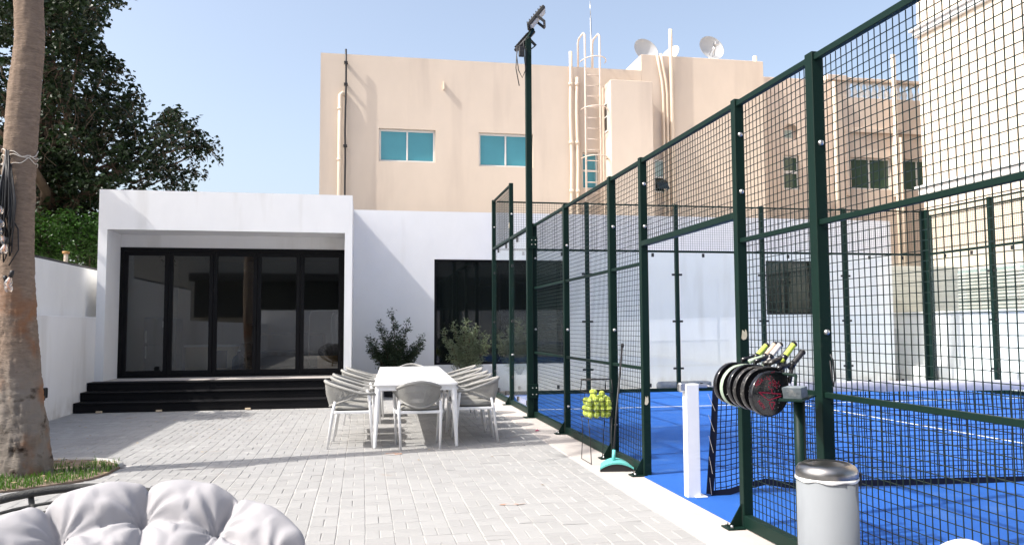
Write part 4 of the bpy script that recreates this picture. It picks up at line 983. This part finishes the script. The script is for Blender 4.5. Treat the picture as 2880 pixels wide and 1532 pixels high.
cb.tube([(sx0+.03,sy0-.02,2.5),(sx0+.12,sy0-.03,2.35),(sx0+.13,sy0-.03,2.15),(sx0+.05,sy0-.03,2.0)], .006, 6)
cb.build('cable', cordm, SLt)
for (bx_, bz) in ((-3.51,2.56),(-3.455,2.36),(-3.47,2.27),(-3.395,2.19),(-3.54,2.25),(-3.41,1.83),(-3.345,1.88),(-3.53,1.93),(-3.50,2.43)):
    bx_ += .10; by_ = 8.21+rs.uniform(-.03,.02); tl_ = Matrix.Rotation(rs.uniform(-.5,.5),4,'Y')
    so = MB().lathe([(0,.01),(.016,.01),(.019,-.01),(.019,-.055),(0,-.055)], (bx_,by_,bz+.06), 12, mat=tl_).build('socket', cordm, SLt)
    MB().lathe([(.013,-.056),(.017,-.065),(.032,-.095),(.036,-.115),(.031,-.138),(.016,-.152),(0,-.155)], (bx_,by_,bz+.06), 16, mat=tl_).build('bulb', bulbg, so)
    MB().lathe([(0,-.06),(.006,-.065),(.012,-.10),(.011,-.125),(0,-.13)], (bx_,by_,bz+.06), 8, mat=tl_).build('filament', copper, so)

# ================================================================== LOUNGE CHAIR (papasan) bottom left
PC = Vector((-.80, 2.74, .405)); PR = .68; TILT = R(33); PYAW = R(9)
PM = Matrix.Translation(PC)@Matrix.Rotation(PYAW,4,'Z')@Matrix.Rotation(TILT,4,'X')
PP = thing('papasan_chair', (PC.x, PC.y, 0), 'round dark wicker lounge chair frame at the lower left corner', 'lounge chair')
PMR = PM@Matrix.Translation((-.125,-.005,.0))@Matrix.Rotation(R(3.6),4,'Y')
def onrim(a, r_, z): return PMR@Vector((r_*math.cos(a), r_*math.sin(a), z))
def bowl(r_): return .34*r_*r_-.10
MB().tube([onrim(2*math.pi*k/72, PR+.03, bowl(PR)-.035) for k in range(72)], .0150, 10, closed=True).build('rim', darkrope, PP)
for rr in (PR*.45, PR*.8): MB().tube([onrim(2*math.pi*k/48, rr, bowl(rr)-.05) for k in range(48)], .012, 6, closed=True).build('hoop', darkrope, PP)
for k in range(24):
    a = 2*math.pi*k/24; MB().tube([onrim(a, q, bowl(q)-.05-(.015 if q > PR else 0)) for q in (.05,PR*.3,PR*.6,PR*.9,PR+.03)], .010, 6).build('rib', darkrope, PP)
for q in range(3): MB().tube([onrim(2*math.pi*k/72, PR-.07+.03*q, bowl(PR-.07+.03*q)-.055) for k in range(72)], .006, 5, closed=True).build('cord', darkrope, PP)
for k in range(4):
    a = R(45+90*k); t = onrim(a, PR*.8, bowl(PR*.8)-.06); MB().tube([t, (PC.x+.42*math.cos(a)*1.05, PC.y+.42*math.sin(a)*1.05, .2), (PC.x+.46*math.cos(a), PC.y+.46*math.sin(a), .0)], .016, 8).build('leg', darkrope, PP)
# cushion: one pillowed disc, tufted; creases run from the inner buttons to the rim
NP = 12; PH0 = R(27); PMC = PM@Matrix.Translation((.055,-.02,-.01))
tufts = [(.515*math.cos(PH0+2*math.pi*k/NP), .515*math.sin(PH0+2*math.pi*k/NP)) for k in range(NP)]+[(0,0)]+[(.26*math.cos(PH0+.26+2*math.pi*k/6), .26*math.sin(PH0+.26+2*math.pi*k/6)) for k in range(6)]
def seg(px, py, ax, ay, bx_, by_):
    dx, dy = bx_-ax, by_-ay; t = max(0, min(1, ((px-ax)*dx+(py-ay)*dy)/(dx*dx+dy*dy))); return math.hypot(px-ax-dx*t, py-ay-dy*t), t
def cush_pt(r_, a, side):
    th = (a-PH0)*NP/(2*math.pi); fr_ = abs(th-round(th))*2          # 0 at a crease, 1 mid petal
    Rm = PR*(.955+.055*math.sqrt(max(0, 1-(1-fr_)**2.2)))
    rr = r_*Rm; x, y = rr*math.cos(a), rr*math.sin(a)
    if side < 0: return PMC@Vector((x, y, bowl(rr)-.0+.012))
    dmin = 9
    for k in range(NP):
        tx_, ty_ = tufts[k]; aa = PH0+2*math.pi*k/NP
        wob = .018*math.sin(9*r_+k*1.9)*min(1, max(0,(rr-.515)*6))
        d, t = seg(x-wob*math.sin(aa), y+wob*math.cos(aa), tx_, ty_, PR*1.1*math.cos(aa), PR*1.1*math.sin(aa)); dmin = min(dmin, d+.022*max(0,(rr-.58)/.1))
        nx, ny = tufts[(k+1)%NP]
        d2, _ = seg(x, y, tx_, ty_, nx, ny); dmin = min(dmin, d2+.028)
        d3, _ = seg(x, y, tx_, ty_, 0, 0); dmin = min(dmin, d3+.03)
    dt = min(math.hypot(x-p[0], y-p[1]) for p in tufts); tk = min(tufts, key=lambda p: math.hypot(x-p[0], y-p[1])); ang = math.atan2(y-tk[1], x-tk[0])
    puff = .135*(1-math.exp(-(dmin+.002)/.030))*(1-.5*math.exp(-(dt/.06)**1.2))
    edge = math.sqrt(max(0, 1-r_**5))
    z = bowl(rr)+.012+puff*edge
    wr = .014*math.sin(ang*9+2.5*noise.noise((x*9,y*9,1)))*math.exp(-dt/.11)*(1-math.exp(-dt/.02))
    wr += .010*noise.noise((math.cos(a)*9+x*2, math.sin(a)*9+y*2, r_*1.2))*edge+.006*noise.noise((x*12, y*12, 2))*edge-.010*max(0, noise.noise((x*7+y*5, y*4-x*3, 6)))**.5*edge
    q = abs(th-round(th)); wr += .011*math.sin(r_*40+3*noise.noise((x*6,y*6,7)))*math.exp(-q/.16)*max(0,r_-.5)*2*edge
    return PMC@Vector((x, y, z+wr))
V = []; Fs = []; NA, NR = 360, 90
rad = [1-(1-k/NR)**1.35 for k in range(1, NR+1)]
V.append(cush_pt(0, 0, 1))
for r_ in rad:
    for k in range(NA): V.append(cush_pt(r_, 2*math.pi*k/NA, 1))
for k in range(NA): Fs.append((0, 1+k, 1+(k+1)%NA))
for i in range(NR-1):
    for k in range(NA): Fs.append((1+i*NA+k, 1+(i+1)*NA+k, 1+(i+1)*NA+(k+1)%NA, 1+i*NA+(k+1)%NA))
o_ = len(V); V.append(cush_pt(0,0,-1))
for k in range(NA): V.append(cush_pt(.6, 2*math.pi*k/NA, -1))
for k in range(NA): Fs.append((o_, o_+1+(k+1)%NA, o_+1+k)); Fs.append((o_+1+k, o_+1+(k+1)%NA, 1+(NR-1)*NA+(k+1)%NA, 1+(NR-1)*NA+k))
o = MB().add(V, Fs, True).build('seat_cushion', fabric, None, recalc=False, origin=(PC.x,PC.y,.4)); tag(o, 'plump tufted light grey cushion on the round lounge chair', 'cushion')

# ================================================================== BIN, RACKETS, BASKET, BROOM
bx0, by0 = 2.332, 3.79
T = thing('pedal_bin', (bx0, by0, 0), 'grey cylindrical metal bin with domed steel lid by the fence', 'bin')
MB().lathe([(0,.003),(.146,.003),(.148,.03),(.148,.625),(.14,.625),(.14,.02),(0,.02)], (bx0,by0,0), 48).build('body', binm, T)
MB().lathe([(.149,.0),(.155,.001),(.155,.028),(.149,.029),(.149,.0)], (bx0,by0,.003), 40).build('foot_ring', rubber, T)
lidp = [(.152,.636),(.1525,.655),(.149,.672),(.138,.688),(.115,.700),(.105,.699),(.098,.695),(.06,.699),(0,.700)]
MB().lathe(lidp, (bx0,by0,0), 48).build('lid', stain, T)
V = []; Fs = []; n = 64
for k in range(n):
    a = 2*math.pi*k/n; dz = .006*noise.noise((math.cos(a)*2,math.sin(a)*2,3))+.005*math.sin(a*7); rr = .154+.004*noise.noise((math.cos(a)*3,math.sin(a)*3,9))
    V += [(bx0+.150*math.cos(a),by0+.150*math.sin(a),.632),(bx0+rr*math.cos(a),by0+rr*math.sin(a),.634),(bx0+rr*1.005*math.cos(a),by0+rr*1.005*math.sin(a),.619+dz),(bx0+.150*math.cos(a),by0+.150*math.sin(a),.616+dz)]
for k in range(n):
    j = (k+1)%n
    for q in range(3): Fs.append((k*4+q, j*4+q, j*4+q+1, k*4+q+1))
MB().add(V, Fs, True).build('bin_liner', bagw, T, recalc=False)
MB().box(bx0+.12,bx0+.19,by0-.02,by0+.02,.58,.645,.006).build('hinge', rubber, T); MB().box(bx0-.03,bx0+.03,by0-.22,by0-.14,.02,.032,.004).build('pedal', rubber, T)

# racket stand: round green post with plate and a hanging bar along the fence
T = thing('racket_stand', (2.42, 4.19, 0), 'round green post with a flat plate carrying the hanging rackets', 'stand')
MB().cyl((2.405,4.165,.003),(2.405,4.165,.992),.030,20).build('post', green, T)
dv, nv = Vector((.66,.75,0)), Vector((.75,-.66,0)); pc = Vector((2.385,4.14,0))
def slab(c, hl, hw, z0, z1, sk=0.0):
    P4 = [c-dv*hl-nv*hw, c-dv*hl+nv*hw, c+dv*hl+nv*hw, c+dv*hl-nv*hw]
    V = [(p.x,p.y,z0) for p in P4]+[(p.x-dv.x*sk,p.y-dv.y*sk,z1) for p in P4]
    return MB().add(V, [(0,3,2,1),(4,5,6,7),(0,1,5,4),(1,2,6,5),(2,3,7,6),(3,0,4,7)])
slab(pc, .20, .062, .993, 1.001).build('plate', green, T)
MB().tube([(2.47,4.30,1.11),(2.485,5.25,1.13)], .009, 8).tube([(2.45,4.28,1.0),(2.46,4.29,1.08),(2.47,4.30,1.11)], .009, 8).build('hanging_bar', green, T)
o = slab(pc-dv*.03-nv*.004, .088, .048, 1.0015, 1.030, .012).build('foam_block', slate, None, origin=(2.37,4.12,1.0)); tag(o, 'worn grey block resting on the racket stand plate', 'block')
o2 = slab(pc-dv*.043-nv*.004, .088, .049, 1.031, 1.062, .014).build('upper_layer', slate, o)
def racket(i, c, roll, edge, grip, label, yawz=0):
    T = thing('padel_racket', c, label, 'racket', 'rackets hanging by the fence')
    T.rotation_euler = (R(rcr.uniform(-4,4)), roll, R(yawz))
    # local: long axis +z is towards the handle, face -y
    def outline(k, n, s_):
        a = 2*math.pi*k/n; x = .128*math.sin(a); z = -.142*math.cos(a)
        if z > 0: x *= 1-.55*(z/.142)**2.6; z *= 1.18
        return (x*s_, z*s_)
    n = 44; V = []; Fs = []; prof = [(.955,-.019),(.985,-.0175),(1,-.012),(1,.012),(.985,.0175),(.955,.019)]
    for s_, y in prof: V += [(outline(k,n,s_)[0], y, outline(k,n,s_)[1]) for k in range(n)]
    for l in range(len(prof)-1):
        for k in range(n): Fs.append((l*n+k, l*n+(k+1)%n, (l+1)*n+(k+1)%n, (l+1)*n+k))
    MB().add(V, Fs, True).build('frame', edge, T, local=True)
    f = MB(); P_ = [outline(k,n,.957) for k in range(n)]; f.prism(P_, lambda a, b: (a,-.0165,b), lambda a, b: (a,.0165,b)); fo = f.build('face', racketk, T, local=True)
    h = MB()
    for ix in range(-3,4):
        for iz in range(-4,4):
            x, z = ix*.027+(.0135 if iz%2 else 0), iz*.024+.004
            if (x/.098)**2+(z/.105)**2 < 1: h.lathe([(0,0),(.0045,0),(.0045,.0006),(0,.0006)], (x,-.0166,z), 8, mat=Matrix.Rotation(R(90),4,'X'))
    h.build('hole', holem, fo, local=True)
    for s_ in (-1,1): MB().tube([(s_*.058,0,.150),(s_*.040,0,.185),(s_*.017,0,.222),(s_*.012,0,.24)], [.015,.014,.013,.012], 8).build('throat', edge, T, local=True)
    MB().tube([(0,0,.215),(0,0,.245),(0,0,.25),(0,0,.345),(0,0,.352)], [.0165,.0165,.0175,.0170,.019], 10).build('grip', grip, T, local=True)
    MB().lathe([(.0175,.236),(.0195,.238),(.0195,.262),(.0175,.264)], (0,0,0), 14).build('grip_collar', racketk, T, local=True)
    MB().lathe([(0,.352),(.02,.352),(.02,.362),(.012,.37),(0,.37)], (0,0,0), 12).build('butt_cap', racketk, T, local=True)
    return T, fo
rcr = random.Random(2)
specs = [((2.372,4.44,.998), racketk, M('black_grip',(.02,.02,.022),.6,var=.3,scale=60), 'black racket with crimson triangle print, nearest in the row'),
         ((2.368,4.525,1.016), racketg, lime, 'scuffed black racket with lime grip just behind the crimson one'),
         ((2.366,4.61,1.018), racketg, M('dark_grip',(.03,.03,.034),.5), 'black racket with dark grip, third from the front'),
         ((2.364,4.70,1.026), racketk, whitegrip, 'black racket with white grip, fourth from the front'),
         ((2.362,4.785,1.022), racketw, tangrip, 'racket with pale green edge and lettering, fifth in the row'),
         ((2.360,4.89,1.032), racketk, lime, 'black racket with white emblem and lime grip, rearmost')]
for i, (c, e, gk, lb) in enumerate(specs):
    T, fo = racket(i, c, R(44+rcr.uniform(-4,4)), e, gk, lb, rcr.uniform(-4,8))
    if i == 0:
        st_ = MB()
        def bar(ax, az, bx_, bz, w_=.0028):
            d = Vector((bx_-ax, 0, bz-az)); nrm = Vector((-d.z,0,d.x)).normalized()*w_; a, b = Vector((ax,-.0172,az)), Vector((bx_,-.0172,bz))
            st_.add([a-nrm, b-nrm, b+nrm, a+nrm], [(0,1,2,3)])
        # print is laid out upright in the picture, i.e. turned by the racket's own roll
        ca, sa = math.cos(R(-44)), math.sin(R(-44))
        def U(x, z): return (x*ca+z*sa*1.0, -x*sa+z*ca)
        for a, b in (((-.085,.005),(.075,.0)),((-.085,.005),(-.015,-.04)),((-.015,-.04),(.075,-.012)),((-.012,-.05),(.012,-.095)),((.012,-.095),(.03,-.05)),((-.012,-.05),(.03,-.05)),((-.03,.10),(-.015,.08)),((.005,.03),(.01,.005))): bar(*U(*a), *U(*b))
        for a, b in (((-.11,.05),(-.085,.085)),((.0,.125),(.03,.13))): bar(*U(*a), *U(*b), .004)
        st_.build('print', redp, fo, local=True)
        sp = MB(); rq = random.Random(4)
        for k in range(70):
            x, z = rq.gauss(.01,.022), rq.gauss(.06,.017); x, z = U(x, z); s_ = rq.uniform(.002,.005); sp.add([(x-s_,-.0171,z),(x,-.0171,z-s_),(x+s_,-.0171,z+.3*s_),(x,-.0171,z+s_)], [(0,1,2,3)])
        sp.build('print', redp, fo, local=True)
        x, z = U(-.082,.060); text_part('NOX', .030, redp, 'lettering', fo, (x,-.0173,z), (R(90), R(-44-40), 0))
        x, z = U(-.065,-.068); text_part('NOX', .028, redp, 'lettering', fo, (x,-.0173,z), (R(90), R(-44+45), 0))
    if i == 4: text_part('NOX', .034, whitep, 'lettering', fo, (-.0,-.0173,-.10), (R(90), R(-0), 0))
    if i == 5:
        MB().add([(-.062,-.0172,-.02),(-.012,-.0172,-.055),(-.022,-.0172,-.005)], [(0,1,2)]).add([(-.05,-.0172,.01),(-.01,-.0172,.0),(-.02,-.0172,.045)], [(0,1,2)]).build('emblem', whitep, fo, local=True)
    if i == 3 or i == 1:
        MB().add([(-.075,-.0172,.02),(-.035,-.0172,-.02),(-.04,-.0172,.03)], [(0,1,2)]).build('emblem', whitep, fo, local=True)
T_ = MB().tube([(2.612,4.17,1.235),(2.625,4.165,1.20),(2.628,4.16,1.10),(2.62,4.158,1.055),(2.612,4.16,1.10),(2.608,4.168,1.20)], .0045, 6); 
o = T_.build('wrist_cord', cordm, None, origin=(2.61,4.17,1.05)); o.parent = None; tag(o, 'black wrist cord loop hanging from the nearest racket handle', 'cord')

# ball basket
T = thing('ball_basket', (2.40, 8.15, 0), 'black wire ball basket on thin legs leaning by the fence', 'basket')
bxc, byc, hb = 2.40, 8.14, .135
wr = MB()
for z in (.455,.54,.63,.72): wr.tube([(bxc-hb,byc-hb,z),(bxc+hb,byc-hb,z),(bxc+hb,byc+hb,z),(bxc-hb,byc+hb,z)], .0035, 5, closed=True)
for k in range(7):
    q = -hb+2*hb*k/6
    for p, r2 in (((bxc+q,byc-hb),0),((bxc+q,byc+hb),0),((bxc-hb,byc+q),0),((bxc+hb,byc+q),0)): wr.tube([(p[0],p[1],.455),(p[0],p[1],.72)], .0022, 4)
    wr.tube([(bxc+q,byc-hb,.455),(bxc+q,byc+hb,.455)], .0025, 4)
wr.build('cage', rubber, T)
for sx in (-1,1): MB().tube([(bxc+sx*hb,byc-hb,.72),(bxc+sx*hb,byc-hb*.7,.84),(bxc+sx*(hb+.02),byc,.85),(bxc+sx*hb,byc+hb*.7,.84),(bxc+sx*hb,byc+hb,.72)], .005, 6).build('handle', rubber, T)
MB().tube([(bxc-hb-.04,byc-.05,.845),(bxc+hb+.02,byc-.02,.85)], .006, 6).tube([(bxc-hb-.02,byc+.06,.85),(bxc+hb+.04,byc+.08,.845)], .006, 6).build('cross_bar', rubber, T)
for sx in (-1,1): MB().tube([(bxc+sx*hb*.95,byc-hb*.9,.455),(bxc+sx*hb*.85,byc-hb,.3),(bxc+sx*(hb-.02),byc-hb*1.35,.006),(bxc+sx*(hb-.02),byc+hb*1.45,.006),(bxc+sx*hb*.85,byc+hb,.3),(bxc+sx*hb*.95,byc+hb*.9,.455)], .0045, 6).build('leg', rubber, T)
bmsh = None; rbz = random.Random(6)
sph = bpy.data.meshes.new('tennis_ball'); bmx = bmesh.new(); bmesh.ops.create_icosphere(bmx, subdivisions=3, radius=.033); bmx.to_mesh(sph); bmx.free(); sph.materials.append(ballm); sph.polygons.foreach_set('use_smooth', [True]*len(sph.polygons))
seam = MB().tube([(.0322*math.cos(a)*math.cos(.45*math.sin(2*a))+0, .0322*math.sin(a)*math.cos(.45*math.sin(2*a)), .0322*math.sin(.45*math.sin(2*a))) for a in [2*math.pi*k/40 for k in range(40)]], .0013, 4, closed=True).mesh('seam', whitep)
pos = []
for lz in range(4):
    m_ = 4
    for ix in range(m_):
        for iy in range(m_):
            if lz < 2 and 0 < ix < 3 and 0 < iy < 3: continue
            off = -(m_-1)/2
            pos.append((bxc+(ix+off)*.0655+rbz.uniform(-.009,.009), byc+(iy+off)*.0640+rbz.uniform(-.009,.009), .490+lz*.0575-.022*(lz == 3)*(abs(ix+off)+abs(iy+off)-1)+rbz.uniform(-.010,.010)))
pos += [(bxc-.035,byc-.03,.715),(bxc+.045,byc-.045,.700),(bxc-.03,byc+.045,.712)]
for p in pos:
    o = bpy.data.objects.new('tennis_ball', sph); COL.objects.link(o); o.location = p; o.rotation_euler = (rbz.uniform(0,6),rbz.uniform(0,6),rbz.uniform(0,6))
    tag(o, 'yellow-green ball heaped in the black wire basket', 'ball', 'balls heaped in the wire basket')
    s2 = bpy.data.objects.new('seam', seam); COL.objects.link(s2); s2.parent = o

T = thing('court_broom', (2.42, 7.56, 0), 'teal broom with long black handle leaning on the fence', 'broom')
arcp = []
for k in range(13):
    t = -1+2*k/12; arcp.append((t*.165, .105-.052*t*t))
poly = arcp+[(a, b-.018) for a, b in arcp[::-1]]
BMx = Matrix.Translation((2.42,7.58,0))@Matrix.Rotation(R(-8),4,'Z')
MB().prism(poly, lambda a, b: (a,-.065,b-.012), lambda a, b: (a*.82,.07,b+.012)).xf(BMx).build('head', tealp, T)
MB().prism([(a,.004) for a, b in arcp]+[(a, b-.02) for a, b in arcp[::-1]], lambda a, b: (a*.98,-.058,max(.004,b-.012)), lambda a, b: (a*.82,.06,max(.004,b+.008))).xf(BMx).build('bristles', rubber, T)
MB().tube([(2.40,7.585,.115),(2.46,7.66,.55),(2.575,7.80,1.19)], .0105, 10).build('handle', cordm, T)
MB().tube([(2.575,7.80,1.19),(2.58,7.806,1.225)], .014, 10).build('hanging_cap', rubber, T); MB().cyl((2.398,7.582,.09),(2.412,7.60,.20),.017,10).build('ferrule', tealp, T)
# small fallen things on the ground
for x, y, s_, lb, mt in ((2.30,10.62,.03,'tiny pink wrapper on the kerb by a fence post',M('pink_wrapper',(.6,.08,.18),.6)),):
    o = MB().add([(x-s_,y-s_*.5,.006),(x+s_,y-s_*.3,.012),(x+s_*.8,y+s_*.6,.006),(x-s_*.7,y+s_*.5,.016),(x,y,.03)], [(0,1,4),(1,2,4),(2,3,4),(3,0,4)]).build('wrapper', mt, None, origin=(x,y,.004)); tag(o, lb, 'litter')

g = MB(); rl = random.Random(31)
for k in range(130):
    x, y = (rl.uniform(-4.6,-1.2), rl.uniform(9.5,14.4)) if k < 90 else (rl.uniform(-2.5,2.1), rl.uniform(5,14))
    a = rl.uniform(0,6.28); s_ = rl.uniform(.008,.026); c_, d_ = math.cos(a)*s_, math.sin(a)*s_; z = .006+rl.uniform(0,.006)
    g.add([(x-c_,y-d_,z),(x+d_*.5,y-c_*.5,z+.004),(x+c_,y+d_,z+.003),(x-d_*.5,y+c_*.5,z)], [(0,1,2,3)])
o = g.build('scattered_leaves', litter, recalc=False); stuff(o); tag(o, 'small dry leaves and debris scattered over the paving', 'leaves')
rust = M('rust_stain', (.40,.24,.17), .9, var=.2, scale=30)
mixcol(rust, (.36,.35,.34), 22, .42, .55)
for x, y, lx, ly in ((.33,9.10,.10,.10),(1.16,6.33,.11,.025)):
    P_ = [(x+lx*(1+.35*noise.noise((k*1.3,x,1)))*math.cos(2*math.pi*k/18), y+ly*(1+.35*noise.noise((k*1.7,y,4)))*math.sin(2*math.pi*k/18), .0048) for k in range(18)]
    MB().add(P_, [tuple(range(18))]).build('stain', rust, paving)
